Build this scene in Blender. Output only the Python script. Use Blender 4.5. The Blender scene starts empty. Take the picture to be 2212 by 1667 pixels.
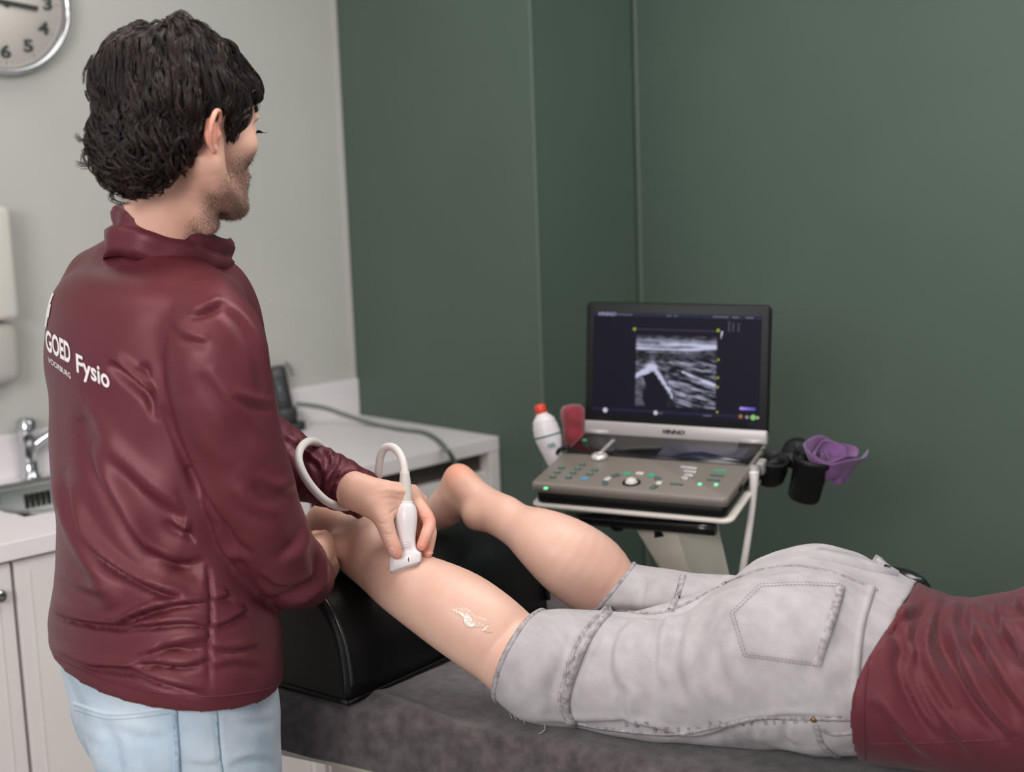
import bpy, bmesh, math, random
import numpy as np
from mathutils import Vector, Matrix, Euler
from mathutils.bvhtree import BVHTree
random.seed(7); rng = np.random.default_rng(7)
SC = bpy.context.scene; COL = SC.collection
# ---------------------------------------------------------------- camera
F = 3000.; CX, CY = 1106., 833.5
CAM = np.array([0, 0, 1.6])
_d = np.array([724., -19570., -F]); _d /= np.linalg.norm(_d)
_U = -_d; _V = np.array([0, 0, -1.]); _Fw = _V - _U*(_V@_U); _Fw /= np.linalg.norm(_Fw)
RM = np.array([np.cross(_Fw, _U), _Fw, _U])          # camera axes -> world
cd = bpy.data.cameras.new('camera'); cam = bpy.data.objects.new('camera', cd); COL.objects.link(cam)
cd.sensor_width = 36.; cd.lens = F/2212*36.; cd.clip_start = .05
cam.matrix_world = Matrix([list(RM[i])+[CAM[i]] for i in range(3)]+[[0, 0, 0, 1]])
cd.dof.use_dof = True; cd.dof.focus_distance = 2.02; cd.dof.aperture_fstop = 3.2
SC.camera = cam
SC.view_settings.view_transform = 'Standard'; SC.view_settings.look = 'None'
SC.view_settings.gamma = 1; SC.view_settings.use_curve_mapping = False
SC.view_settings.exposure = 0.08
# ---------------------------------------------------------------- world and light
wd_ = bpy.data.worlds.new('world'); SC.world = wd_; wd_.use_nodes = True
bg = wd_.node_tree.nodes['Background']; bg.inputs[0].default_value = (.90, .96, 1, 1); bg.inputs[1].default_value = .52
def area(name, loc, target, size, sy, power, col=(1, 1, 1)):
    l = bpy.data.lights.new(name, 'AREA'); l.shape = 'RECTANGLE'; l.size = size; l.size_y = sy; l.energy = power; l.color = col
    o = bpy.data.objects.new(name, l); COL.objects.link(o); o.location = loc
    o.rotation_euler = (Vector(target)-Vector(loc)).to_track_quat('-Z', 'Y').to_euler()
    return o
area('window_light', (-1.25, -1.05, 2.3), (.1, 2.3, 1.0), 1.5, 1.2, 74, (1, .98, .96))
area('unseen_overhead_light', (.35, 1.9, 2.62), (.2, 2.2, 0), 1.2, .6, 20, (1, .97, .95))
area('unseen_overhead_light', (-.75, 3.0, 2.62), (-.75, 3.2, 0), 1.2, .5, 4, (1, .98, .97))  # added fill light, brightens the worktop and grey wall
area('unseen_overhead_light', (-1.0, 1.2, 2.62), (-.9, 1.6, 0), 1.2, .6, 9, (1, .96, .92))
area('unseen_overhead_light', (1.35, 2.3, 2.62), (.5, 3.6, 1.2), 1.0, .5, 8, (.96, 1, 1))  # added out of view to lift the niche and right green wall
# ---------------------------------------------------------------- projection helpers
def ray(px, py): return RM@np.array([(px-CX)/F, (CY-py)/F, -1.])
def W(px, py, d): return CAM+ray(px, py)*d
def onz(px, py, z):
    r = ray(px, py); return CAM+r*((z-CAM[2])/r[2])
def onplane(px, py, o, n):
    r = ray(px, py); return CAM+r*(((np.asarray(o)-CAM)@n)/(r@n))
def proj(P):
    c = (np.atleast_2d(P)-CAM)@RM
    return CX+F*c[:, 0]/-c[:, 2], CY-F*c[:, 1]/-c[:, 2], -c[:, 2]
def adir(a):
    a = math.radians(a); return np.array([math.sin(a), math.cos(a), 0.])
Z3 = np.array([0, 0, 1.])
def nrm(v): v = np.asarray(v, float); return v/np.linalg.norm(v)
def frame(o, x, z=None, y=None):
    x = nrm(x)
    if y is None: y = nrm(np.cross(z, x)); z = np.cross(x, y)
    else: z = nrm(np.cross(x, y)); y = np.cross(z, x)
    M = np.eye(4); M[:3, 0] = x; M[:3, 1] = y; M[:3, 2] = z; M[:3, 3] = o; return M
def frz(o, z, x=(1., 0, 0)):
    z = nrm(z); x = nrm(np.asarray(x, float)-z*(np.asarray(x, float)@z)); M = np.eye(4); M[:3, 0] = x; M[:3, 1] = np.cross(z, x); M[:3, 2] = z; M[:3, 3] = o; return M
def tf(M, V):
    V = np.asarray(V, float); return V@M[:3, :3].T+M[:3, 3]
# ---------------------------------------------------------------- materials
def lin(c): return tuple((x/255/12.92 if x/255 <= .04045 else ((x/255+.055)/1.055)**2.4) for x in c)
MATS = {}
def mat(name, rgb, rough=.6, metal=0., var=.0, vs=20., bump=0., bs=80., spec=.5, sheen=0., sss=0., coat=0., emis=None, es=1., rgb2=None, stretch=None, trans=0., alpha=1., sharp=False, rvar=0.):
    if name in MATS: return MATS[name]
    m = bpy.data.materials.new(name); m.use_nodes = True; nt = m.node_tree; N = nt.nodes; L = nt.links
    p = N['Principled BSDF']; c = lin(rgb)
    p.inputs['Base Color'].default_value = (*c, 1); p.inputs['Roughness'].default_value = rough; p.inputs['Metallic'].default_value = metal
    p.inputs['Specular IOR Level'].default_value = spec
    if sheen: p.inputs['Sheen Weight'].default_value = sheen; p.inputs['Sheen Roughness'].default_value = .5
    if sss:
        p.inputs['Subsurface Weight'].default_value = sss; p.inputs['Subsurface Radius'].default_value = (.012, .005, .003); p.inputs['Subsurface Scale'].default_value = 1.
    if coat: p.inputs['Coat Weight'].default_value = coat; p.inputs['Coat Roughness'].default_value = .08
    if trans: p.inputs['Transmission Weight'].default_value = trans
    if emis: p.inputs['Emission Color'].default_value = (*lin(emis), 1); p.inputs['Emission Strength'].default_value = es
    tc = N.new('ShaderNodeTexCoord'); src = tc.outputs['Object']
    if stretch:
        mp = N.new('ShaderNodeMapping'); mp.inputs['Scale'].default_value = stretch; L.new(src, mp.inputs[0]); src = mp.outputs[0]
    if var or rgb2:
        n = N.new('ShaderNodeTexNoise'); n.inputs['Scale'].default_value = vs; n.inputs['Detail'].default_value = 5; L.new(src, n.inputs['Vector'])
        r = N.new('ShaderNodeValToRGB'); L.new(n.outputs[0], r.inputs[0])
        c2 = lin(rgb2) if rgb2 else tuple(x*(1+var) for x in c); c1 = c if rgb2 else tuple(x*(1-var) for x in c)
        r.color_ramp.elements[0].position = .42 if sharp else .3; r.color_ramp.elements[1].position = .58 if sharp else .7
        r.color_ramp.elements[0].color = (*c1, 1); r.color_ramp.elements[1].color = (*c2, 1)
        L.new(r.outputs[0], p.inputs['Base Color'])
    if bump:
        n2 = N.new('ShaderNodeTexNoise'); n2.inputs['Scale'].default_value = bs; n2.inputs['Detail'].default_value = 4; L.new(src, n2.inputs['Vector'])
        b = N.new('ShaderNodeBump'); b.inputs['Strength'].default_value = bump; b.inputs['Distance'].default_value = .002
        L.new(n2.outputs[0], b.inputs['Height']); L.new(b.outputs[0], p.inputs['Normal'])
    MATS[name] = m; return m
# ---------------------------------------------------------------- objects
def tag(o, label, cat, group=None, kind=None):
    if label: o['label'] = label
    if cat: o['category'] = cat
    if group: o['group'] = group
    if kind: o['kind'] = kind
    return o
def thing(name, label, cat, loc=(0, 0, 0), group=None):
    o = bpy.data.objects.new(name, None); COL.objects.link(o); o.location = tuple(float(x) for x in loc); o.empty_display_size = .05
    return tag(o, label, cat, group)
def rootloc(p):
    l = np.zeros(3)
    while p is not None: l += np.array(p.location); p = p.parent
    return l
def obj(name, V, Fc, m, parent=None, smooth=True, loc=None, label=None):
    """world coordinates in, one linked mesh object out"""
    V = np.asarray(V, float)
    base = rootloc(parent) if parent is not None else (np.asarray(loc, float) if loc is not None else V.mean(0)*0)
    me = bpy.data.meshes.new(name); me.from_pydata((V-base).tolist(), [], [tuple(int(i) for i in f) for f in Fc] if not isinstance(Fc, np.ndarray) else Fc.tolist())
    me.update(); me.materials.append(m)
    if smooth: me.polygons.foreach_set('use_smooth', [True]*len(me.polygons))
    o = bpy.data.objects.new(name, me); COL.objects.link(o)
    if parent is not None: o.parent = parent
    else: o.location = tuple(base)
    if label: o['label'] = label
    return o
def structure(name, V, Fc, m):
    o = obj(name, V, Fc, m, smooth=False); o['kind'] = 'structure'; return o
def merge(*parts):
    V, Fc, n = [], [], 0
    for v, f in parts:
        V.append(np.asarray(v, float)); Fc += [tuple(int(i)+n for i in q) for q in f]; n += len(v)
    return np.vstack(V), Fc
def bm_out(bm, M=None):
    bm.verts.ensure_lookup_table(); bm.verts.index_update()
    V = np.array([v.co[:] for v in bm.verts]); Fc = [tuple(v.index for v in f.verts) for f in bm.faces]; bm.free()
    return (tf(M, V) if M is not None else V), Fc
def box(sx, sy, sz, M=None, c=(0, 0, 0), bev=0., seg=3, taper=None):
    bm = bmesh.new(); bmesh.ops.create_cube(bm, size=1)
    for v in bm.verts:
        v.co = Vector((v.co.x*sx, v.co.y*sy, v.co.z*sz))
        if taper and v.co.z > 0: v.co.x *= taper[0]; v.co.y *= taper[1]
    if bev: bmesh.ops.bevel(bm, geom=list(bm.edges), offset=bev, segments=seg, affect='EDGES', profile=.5)
    for v in bm.verts: v.co += Vector(c)
    return bm_out(bm, M)
def plate(w, h, t, r, M=None, c=(0, 0, 0), seg=6, bev=0.):
    """rounded-rectangle slab: w along x, h along y, thickness t along z"""
    r = min(r, w/2-1e-5, h/2-1e-5); P = []
    for cx_, cy_, a0 in ((w/2-r, h/2-r, 0), (-w/2+r, h/2-r, 90), (-w/2+r, -h/2+r, 180), (w/2-r, -h/2+r, 270)):
        for i in range(seg+1):
            a = math.radians(a0+90*i/seg); P.append((cx_+r*math.cos(a), cy_+r*math.sin(a)))
    P = np.array(P); n = len(P); b = bev
    rings = [(P*(1-2*b/np.array([w, h])), -t/2), (P, -t/2+b), (P, t/2-b), (P*(1-2*b/np.array([w, h])), t/2)] if b else [(P, -t/2), (P, t/2)]
    V = np.vstack([np.c_[p, np.full(n, z)] for p, z in rings])+np.array(c); Fc = []
    for k in range(len(rings)-1):
        for i in range(n): Fc.append((k*n+i, k*n+(i+1) % n, (k+1)*n+(i+1) % n, (k+1)*n+i))
    Fc.append(tuple(range(n))[::-1]); Fc.append(tuple(range((len(rings)-1)*n, len(rings)*n)))
    return (tf(M, V) if M is not None else V), Fc
def lathe(prof, n=32, M=None, close=True):
    prof = list(prof); V = []; Fc = []
    for r, z in prof:
        for i in range(n):
            a = 2*math.pi*i/n; V.append((r*math.cos(a), r*math.sin(a), z))
    for k in range(len(prof)-1):
        for i in range(n): Fc.append((k*n+i, k*n+(i+1) % n, (k+1)*n+(i+1) % n, (k+1)*n+i))
    if close: Fc.append(tuple(range(n))[::-1]); Fc.append(tuple(range((len(prof)-1)*n, len(prof)*n)))
    V = np.array(V); return (tf(M, V) if M is not None else V), Fc
def catmull(P, k=8):
    P = np.asarray(P, float); Q = np.vstack([2*P[0]-P[1], P, 2*P[-1]-P[-2]]); out = []
    for i in range(1, len(Q)-2):
        for j in range(k):
            t = j/k; a, b, c, d = Q[i-1:i+3]
            out.append(.5*((2*b)+(-a+c)*t+(2*a-5*b+4*c-d)*t*t+(-a+3*b-3*c+d)*t**3))
    out.append(P[-1]); return np.array(out)
def tube(P, r, n=10, k=6, cap=True, up=None, flat=1.):
    """swept tube along a smoothed path; r scalar or one per control point"""
    P = np.asarray(P, float); rr = np.full(len(P), r, float) if np.isscalar(r) else np.asarray(r, float)
    C = catmull(np.c_[P, rr], k) if k > 1 else np.c_[P, rr]; R_ = C[:, 3]; C = C[:, :3]
    T = np.gradient(C, axis=0); T /= np.linalg.norm(T, axis=1)[:, None]+1e-12
    u = np.cross(T[0], up if up is not None else (Z3 if abs(T[0][2]) < .9 else np.array([1., 0, 0]))); u /= np.linalg.norm(u)
    V = []
    for i in range(len(C)):
        u = u-T[i]*(u@T[i]); u /= np.linalg.norm(u)+1e-12; w = np.cross(T[i], u)
        for j in range(n):
            a = 2*math.pi*j/n; V.append(C[i]+R_[i]*(math.cos(a)*u+flat*math.sin(a)*w))
    Fc = [(i*n+j, i*n+(j+1) % n, (i+1)*n+(j+1) % n, (i+1)*n+j) for i in range(len(C)-1) for j in range(n)]
    if cap: Fc.append(tuple(range(n))[::-1]); Fc.append(tuple(range((len(C)-1)*n, len(C)*n)))
    return np.array(V), Fc
def poly(P2, t, M):
    """prism: outline in the frame's xy, thickness t along -z"""
    n = len(P2); P2 = np.asarray(P2, float)
    V = np.vstack([np.c_[P2, np.zeros(n)], np.c_[P2, np.full(n, -t)]])
    return tf(M, V), [tuple(range(n)), tuple(range(n, 2*n))[::-1]]+[(i, n+i, n+(i+1) % n, (i+1) % n)[::-1] for i in range(n)]
def text_geo(s, size, M, extrude=.0004, bold=0., align='CENTER', shear=0., sx=1.):
    cu = bpy.data.curves.new('t', 'FONT'); cu.body = s; cu.size = size; cu.extrude = extrude; cu.offset = bold; cu.align_x = align; cu.align_y = 'CENTER'; cu.shear = shear; cu.resolution_u = 5
    o = bpy.data.objects.new('t', cu); COL.objects.link(o); dg = bpy.context.evaluated_depsgraph_get(); dg.update()
    me = bpy.data.meshes.new_from_object(o.evaluated_get(dg)); V = np.array([v.co[:] for v in me.vertices]); Fc = [tuple(p.vertices) for p in me.polygons]
    bpy.data.objects.remove(o); bpy.data.curves.remove(cu); bpy.data.meshes.remove(me); V[:, 0] *= sx
    return (tf(M, V) if M is not None else V), Fc
# ================================================================ organic bodies: distance fields turned into one smooth mesh
def smin(a, b, k):
    if k <= 0: return np.minimum(a, b)
    h = np.clip(.5+.5*(b-a)/k, 0, 1); return b+(a-b)*h-k*h*(1-h)
class Field:
    def __init__(s, lo, hi, h):
        s.lo = np.asarray(lo, float); s.h = h; s.n = np.ceil((np.asarray(hi, float)-s.lo)/h).astype(int)+1
        s.v = np.full(s.n, .2, np.float32)
        s.ax = [(s.lo[i]+h*np.arange(s.n[i])).astype(np.float32) for i in range(3)]
    def sub(s, lo, hi):
        a = np.clip(np.floor((lo-s.lo)/s.h).astype(int), 0, s.n-1); b = np.clip(np.ceil((hi-s.lo)/s.h).astype(int)+1, 1, s.n)
        return tuple(slice(a[i], max(b[i], a[i]+1)) for i in range(3))
    def grid(s, sl): return np.meshgrid(*[s.ax[i][sl[i]] for i in range(3)], indexing='ij', sparse=True)
    def ell_chain(s, C, S, A, B, k=.0, cap=1., op='add'):
        """C centres, S side vectors, A half width along the side, B half depth"""
        C = np.asarray(C, float); S = np.asarray(S, float); A = np.asarray(A, float); B = np.asarray(B, float)
        pad = .012+k; m = np.maximum(A, B)
        big = s.sub((C-m[:, None]).min(0)-pad, (C+m[:, None]).max(0)+pad)
        off = [q.start for q in big]; T = np.full([q.stop-q.start for q in big], .2, np.float32)
        for i in range(len(C)-1):
            c0, c1 = C[i], C[i+1]; ax = c1-c0; L = np.linalg.norm(ax)
            if L < 1e-6: continue
            mm = max(m[i], m[i+1])+pad
            sl = s.sub(np.minimum(c0, c1)-mm, np.maximum(c0, c1)+mm); sl = tuple(slice(max(sl[j].start, big[j].start), min(sl[j].stop, big[j].stop)) for j in range(3))
            if any(q.stop <= q.start for q in sl): continue
            X, Y, Z = s.grid(sl)
            ax = ax/L; dx, dy, dz = X-c0[0], Y-c0[1], Z-c0[2]
            t = (dx*ax[0]+dy*ax[1]+dz*ax[2])/L; tc = np.clip(t, 0, 1); w = (t-tc)*L
            sv = S[i]+S[i+1]; sv = sv-ax*(sv@ax); sv = nrm(sv); f = np.cross(ax, sv)
            u = dx*sv[0]+dy*sv[1]+dz*sv[2]; v = dx*f[0]+dy*f[1]+dz*f[2]
            a = A[i]+(A[i+1]-A[i])*tc; b = B[i]+(B[i+1]-B[i])*tc; c = np.minimum(a, b)*cap
            q0 = np.sqrt((u/a)**2+(v/b)**2+(w/c)**2)+1e-9; q1 = np.sqrt((u/a**2)**2+(v/b**2)**2+(w/c**2)**2)+1e-9
            d = (q0*(q0-1)/q1).astype(np.float32)
            ls = tuple(slice(sl[j].start-off[j], sl[j].stop-off[j]) for j in range(3))
            T[ls] = np.minimum(T[ls], d)
        if op == 'add': s.v[big] = smin(s.v[big], T, k)
        else: s.v[big] = -smin(-s.v[big], T, k)
    def stack(s, C, A, B, fx, fy, k=.0, cap=.03):
        """level elliptical slices one above the other; fx, fy the level axes"""
        o_ = np.argsort(C[:, 2]); C, A, B = C[o_], A[o_], B[o_]; z = s.ax[2]; f_ = lambda v: np.interp(z, C[:, 2], v)
        cx_, cy_, a, b = f_(C[:, 0]), f_(C[:, 1]), f_(A), f_(B); w = np.maximum(np.maximum(z-C[-1, 2], C[0, 2]-z), 0)/cap
        dx = s.ax[0][:, None, None]-cx_; dy = s.ax[1][None, :, None]-cy_; u = dx*fx[0]+dy*fx[1]; v = dx*fy[0]+dy*fy[1]
        q0 = np.sqrt((u/a)**2+(v/b)**2+w**2)+1e-9; q1 = np.sqrt((u/a**2)**2+(v/b**2)**2+(w/cap)**2)+1e-9
        s.v = smin(s.v, (q0*(q0-1)/q1).astype(np.float32), k)
    def ellipsoid(s, c, r, Rm=None, k=.0, op='add'):
        c = np.asarray(c, float); r = np.asarray(r, float); m = r.max()+.012+k; sl = s.sub(c-m, c+m); X, Y, Z = s.grid(sl)
        dx, dy, dz = X-c[0], Y-c[1], Z-c[2]
        if Rm is None: Rm = np.eye(3)
        L = [(dx*Rm[0, i]+dy*Rm[1, i]+dz*Rm[2, i]) for i in range(3)]
        q0 = np.sqrt(sum((L[i]/r[i])**2 for i in range(3)))+1e-9; q1 = np.sqrt(sum((L[i]/r[i]**2)**2 for i in range(3)))+1e-9
        d = q0*(q0-1)/q1
        if op == 'add': s.v[sl] = smin(s.v[sl], d, k)
        else: s.v[sl] = -smin(-s.v[sl], d, k)
    def limb(s, P, r, k=.0, flat=1., sub=5, side=None, op='add'):
        """round tapering limb through the points"""
        P = np.asarray(P, float); r = np.full(len(P), r, float) if np.isscalar(r) else np.asarray(r, float)
        Q = catmull(np.c_[P, r], sub); S = np.tile(np.array([1., 0, 0]) if side is None else np.asarray(side, float), (len(Q), 1))
        ax = nrm(P[-1]-P[0])
        if side is None and abs(ax[0]) > .9: S[:] = [0, 0, 1.]
        s.ell_chain(Q[:, :3], S, Q[:, 3], Q[:, 3]*flat, k, op=op)
    def cut(s, fn):
        X, Y, Z = s.grid(tuple(slice(0, n) for n in s.n)); s.v = np.maximum(s.v, fn(X, Y, Z).astype(np.float32))
    def mesh(s, it=2):
        v = s.v; v[0] = v[-1] = .2; v[:, 0] = v[:, -1] = .2; v[:, :, 0] = v[:, :, -1] = .2
        ins = v < 0; nx, ny, nz = v.shape
        cnt = np.zeros((nx-1, ny-1, nz-1), np.int8)
        for a in (0, 1):
            for b in (0, 1):
                for c in (0, 1): cnt += ins[a:nx-1+a, b:ny-1+b, c:nz-1+c]
        act = np.argwhere((cnt > 0) & (cnt < 8)); idx = np.full(cnt.shape, -1, np.int32); idx[tuple(act.T)] = np.arange(len(act))
        corner = np.array([[a, b, c] for a in (0, 1) for b in (0, 1) for c in (0, 1)])
        cv = np.stack([v[tuple((act+q).T)] for q in corner], 1)
        acc = np.zeros((len(act), 3)); num = np.zeros(len(act))
        for i in range(8):
            for j in range(i+1, 8):
                if np.abs(corner[i]-corner[j]).sum() != 1: continue
                a, b = cv[:, i], cv[:, j]; m = (a < 0) != (b < 0); t = np.where(m, a/np.where(m, a-b, 1), 0)
                acc += m[:, None]*(corner[i]+t[:, None]*(corner[j]-corner[i])); num += m
        V = s.lo+s.h*(act+acc/num[:, None]); Fq = []
        for d in range(3):
            e = np.zeros(3, int); e[d] = 1
            sl0 = tuple(slice(1 if i != d else 0, v.shape[i]-1) for i in range(3)); sl1 = tuple(slice((1 if i != d else 0)+e[i], v.shape[i]-1+e[i]) for i in range(3))
            A0 = ins[sl0]; B0 = ins[sl1]; ed = np.argwhere(A0 != B0); o_ = np.array([1 if i != d else 0 for i in range(3)]); ed0 = ed+o_
            fl = A0[tuple(ed.T)]
            u, w = [(1, 2), (2, 0), (0, 1)][d]; eu = np.zeros(3, int); eu[u] = 1; ew = np.zeros(3, int); ew[w] = 1
            q = np.stack([idx[tuple((ed0-eu-ew).T)], idx[tuple((ed0-ew).T)], idx[tuple(ed0.T)], idx[tuple((ed0-eu).T)]], 1)
            q = np.where(fl[:, None], q, q[:, ::-1]); Fq.append(q[(q >= 0).all(1)])
        Fq = np.vstack(Fq); V = relax(V, Fq, it); return V, Fq
def edges_of(Fq): return np.vstack([Fq[:, [0, 1]], Fq[:, [1, 2]], Fq[:, [2, 3]], Fq[:, [3, 0]]])
def relax(V, Fq, it=2, lam=.5, mask=None):
    E = edges_of(Fq); n = len(V); deg = np.bincount(E[:, 0], minlength=n).astype(float); deg[deg == 0] = 1
    for _ in range(it):
        for sg in (lam, -lam*.9) if mask is None else (lam,):
            A_ = np.stack([np.bincount(E[:, 0], V[E[:, 1], i], n) for i in range(3)], 1)/deg[:, None]
            D = (A_-V)*sg; V = V+(D if mask is None else D*mask[:, None])
    return V
def normals(V, Fq):
    f = np.cross(V[Fq[:, 2]]-V[Fq[:, 0]], V[Fq[:, 3]]-V[Fq[:, 1]]); N = np.zeros_like(V)
    for k in range(4):
        for i in range(3): N[:, i] += np.bincount(Fq[:, k], f[:, i], len(V))
    return N/(np.linalg.norm(N, axis=1)[:, None]+1e-12)
def edge_chain(rows, sub=4, closed=False):
    """rows of (xa, ya, xb, yb, depth, thickness/width ratio): outline pairs put at their own distance -> chain arguments"""
    rows = catmull(np.array(rows, float), sub); C, S, A, B = [], [], [], []
    for xa, ya, xb, yb, d, rt in rows:
        p, q = W(xa, ya, d), W(xb, yb, d); C.append((p+q)/2); S.append(nrm(q-p)); A.append(np.linalg.norm(q-p)/2); B.append(A[-1]*rt)
    return np.array(C), np.array(S), np.array(A), np.array(B)
def pl_dist(px, py, P):
    """signed distance and running position 0..1 to a polyline"""
    best = np.full(len(px), 1e9); sg = np.zeros(len(px)); tt = np.zeros(len(px))
    P = np.asarray(P, float); Ls = np.r_[0, np.cumsum(np.linalg.norm(np.diff(P, axis=0), axis=1))]; tot = Ls[-1]
    for i in range(len(P)-1):
        a, b = P[i], P[i+1]; d = b-a; L2 = d@d; t = np.clip(((px-a[0])*d[0]+(py-a[1])*d[1])/L2, 0, 1)
        qx, qy = px-(a[0]+t*d[0]), py-(a[1]+t*d[1]); r = np.hypot(qx, qy); m = r < best
        best = np.where(m, r, best); sg = np.where(m, np.sign(d[0]*qy-d[1]*qx), sg); tt = np.where(m, (Ls[i]+t*math.sqrt(L2))/tot, tt)
    return best, sg, tt
def fold(V, Fq, folds, mask=None, it=1):
    """cloth folds: each (points, height in m, width, kind); kind 'r' ridge, 'v' valley, 's' step with the raised side on the left of the line"""
    N = normals(V, Fq); px, py, dd_ = proj(V); face = np.einsum('ij,ij->i', N, nrm_rows(CAM-V)); w = np.clip((face-.02)/.3, 0, 1)
    if mask is not None: w = w*mask
    D = np.zeros(len(V))
    for f in folds:
        P = catmull(np.array(f[0], float), 5); h, wd, kind = f[1:4]
        m = (px > P[:, 0].min()-4*wd) & (px < P[:, 0].max()+4*wd) & (py > P[:, 1].min()-4*wd) & (py < P[:, 1].max()+4*wd) & (w > 0)
        if not m.any(): continue
        r, s_, t = pl_dist(px[m], py[m], P); win = np.clip(np.sin(np.clip(t, .001, .999)*math.pi), 0, 1)**.5
        sd_ = r*s_
        if kind == 'r': g = np.exp(-(r/wd)**2)
        elif kind == 'v': g = -np.exp(-(r/wd)**2)
        else: g = np.exp(-((sd_+wd*.55)/wd)**2)-np.exp(-((sd_-wd*.55)/wd)**2)
        D[m] += h*g*win
    return V+N*(D*w)[:, None]
def nrm_rows(A): return A/(np.linalg.norm(A, axis=1)[:, None]+1e-12)
class Cast:
    """lays thin things on a surface seen from the camera side"""
    def __init__(s, V, Fc): s.t = BVHTree.FromPolygons(V.tolist(), [tuple(f) for f in (Fc.tolist() if isinstance(Fc, np.ndarray) else Fc)])
    def hit(s, px, py):
        r = ray(px, py); h = s.t.ray_cast(Vector(CAM), Vector(r/np.linalg.norm(r)))
        return (np.array(h[0]), np.array(h[1])) if h[0] is not None else (None, None)
    def line(s, pts, step=6, sm=6):
        P = catmull(np.array(pts, float), sm); out = []
        d = np.r_[0, np.cumsum(np.linalg.norm(np.diff(P, axis=0), axis=1))]; n = max(3, int(d[-1]/step)); q = np.linspace(0, d[-1], n)
        for x, y in zip(np.interp(q, d, P[:, 0]), np.interp(q, d, P[:, 1])):
            h, nn = s.hit(x, y)
            if h is not None: out.append((h, nn if nn@(CAM-h) > 0 else -nn))
        return out
    def cord(s, pts, w, lift, n=8, flat=.5, step=6, sm=6):
        L = s.line(pts, step, sm)
        if len(L) < 2: return np.zeros((0, 3)), []
        P = [h+nn*lift for h, nn in L]; return tube(P, w, n, 1)
# ================================================================ the room
U = adir(46.); Vd = adir(136.)
cB = onz(1079, 942, .9); CORNER = cB-.62*Vd; CORNER[2] = 0
CHASE = CORNER+.79*Vd; NICHE = CHASE+.40*U
FARL = CORNER-2.6*U; FARR = NICHE+2.9*Vd
gray = mat('grey_wall_paint', (189, 188, 181), .75, var=.03, vs=3, bump=.15, bs=260)
green = mat('green_wall_paint', (77, 94, 84), .6, var=.04, vs=2.5, bump=.15, bs=240)
def wall(name, a, b, nrmdir, m, t=.1, h=2.66):
    a = np.array(a); b = np.array(b); o = -nrm(nrmdir)*t
    V = [a, b, b+o, a+o]+[p+Z3*h for p in (a, b, b+o, a+o)]
    structure(name, V, [(0, 1, 5, 4), (1, 2, 6, 5), (2, 3, 7, 6), (3, 0, 4, 7), (4, 5, 6, 7), (3, 2, 1, 0)], m)
wall('wall_left', FARL, CORNER+U*.1, Vd, gray)
wall('wall_back', CORNER, CHASE, -U, green, t=.38)
wall('wall_niche', CHASE-Vd*.03+U*.02, NICHE+U*.1, Vd, green, t=.05)
wall('wall_right', NICHE, FARR, -U, green)
mid = np.array([.2, 2.0, 0])
structure('floor', [(-3.5, -1.5, 0), (4, -1.5, 0), (4, 5, 0), (-3.5, 5, 0), (-3.5, -1.5, -.08), (4, -1.5, -.08), (4, 5, -.08), (-3.5, 5, -.08)],
          [(0, 1, 2, 3), (7, 6, 5, 4), (0, 4, 5, 1), (1, 5, 6, 2), (2, 6, 7, 3), (3, 7, 4, 0)], mat('floor_vinyl', (150, 140, 130), .5, var=.08, vs=6))
structure('ceiling', [(-3.5, -1.5, 2.66), (4, -1.5, 2.66), (4, 5, 2.66), (-3.5, 5, 2.66), (-3.5, -1.5, 2.74), (4, -1.5, 2.74), (4, 5, 2.74), (-3.5, 5, 2.74)],
          [(3, 2, 1, 0), (4, 5, 6, 7), (0, 1, 5, 4), (1, 2, 6, 5), (2, 3, 7, 6), (3, 0, 4, 7)], mat('ceiling_paint', (225, 223, 218), .8))
# pale sealant strip where grey meets green
structure('trim_1', *box(.008, .008, 1.74, frame(CORNER-U*.002+Vd*.005, U, z=Z3), c=(-.004, 0, 1.01+.79)), mat('trim_white', (190, 186, 180), .6))
ln_m = mat('green_corner_bead', (92, 107, 97), .5)
structure('trim_2', *box(.007, .007, 2.66, frame(CHASE, U, z=Z3), c=(0, 0, 1.33), bev=.002), ln_m)
structure('trim_3', *box(.012, .012, 2.66, frame(NICHE, U, z=Z3), c=(-.004, -.004 if frame(NICHE, U, z=Z3)[:3, 1]@Vd < 0 else .004, 1.33), bev=.003), ln_m)
# ================================================================ counter
# counter frame: x along wall towards the room corner, y towards the wall
CF = frame(CORNER+Vd*.62, U, z=Z3)      # x=0 at the corner end (front edge line), y: 0 front .. .62 wall  (CF y = -Vd direction)
if (CF[:3, 1]@(-Vd)) < 0: CF[:3, 1] *= -1
white = mat('white_laminate', (232, 226, 229), .42, var=.015, vs=8)
whitec = mat('cabinet_white', (228, 221, 219), .38, var=.02, vs=5)
dark = mat('recess_dark', (70, 62, 60), .6)
steel = mat('brushed_steel', (150, 150, 148), .3, 1., bump=.1, bs=300)
chrome = mat('chrome', (200, 200, 205), .12, 1.)
def ctr(V): return tf(CF, V)
def cbox(x0, x1, y0, y1, z0, z1, bev=.002):
    return box(x1-x0, y1-y0, z1-z0, CF, c=((x0+x1)/2, (y0+y1)/2, (z0+z1)/2), bev=bev, seg=2)
root = thing('worktop', 'long white worktop with upstand against the grey and green walls', 'worktop', ctr([-.6, .3, .9]))
sx0, sx1, sy0, sy1 = -1.25, -.86, .19, .535      # sink cut-out
obj('slab', *merge(cbox(sx1, -.002, 0, .619, .862, .9), cbox(-2.5, sx0, 0, .619, .862, .9), cbox(sx0, sx1, 0, sy0, .862, .9), cbox(sx0, sx1, sy1, .619, .862, .9)), white, root, smooth=False)
obj('upstand', *cbox(-2.5, -.002, .602, .619, .9, 1.01), white, root, smooth=False)
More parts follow.
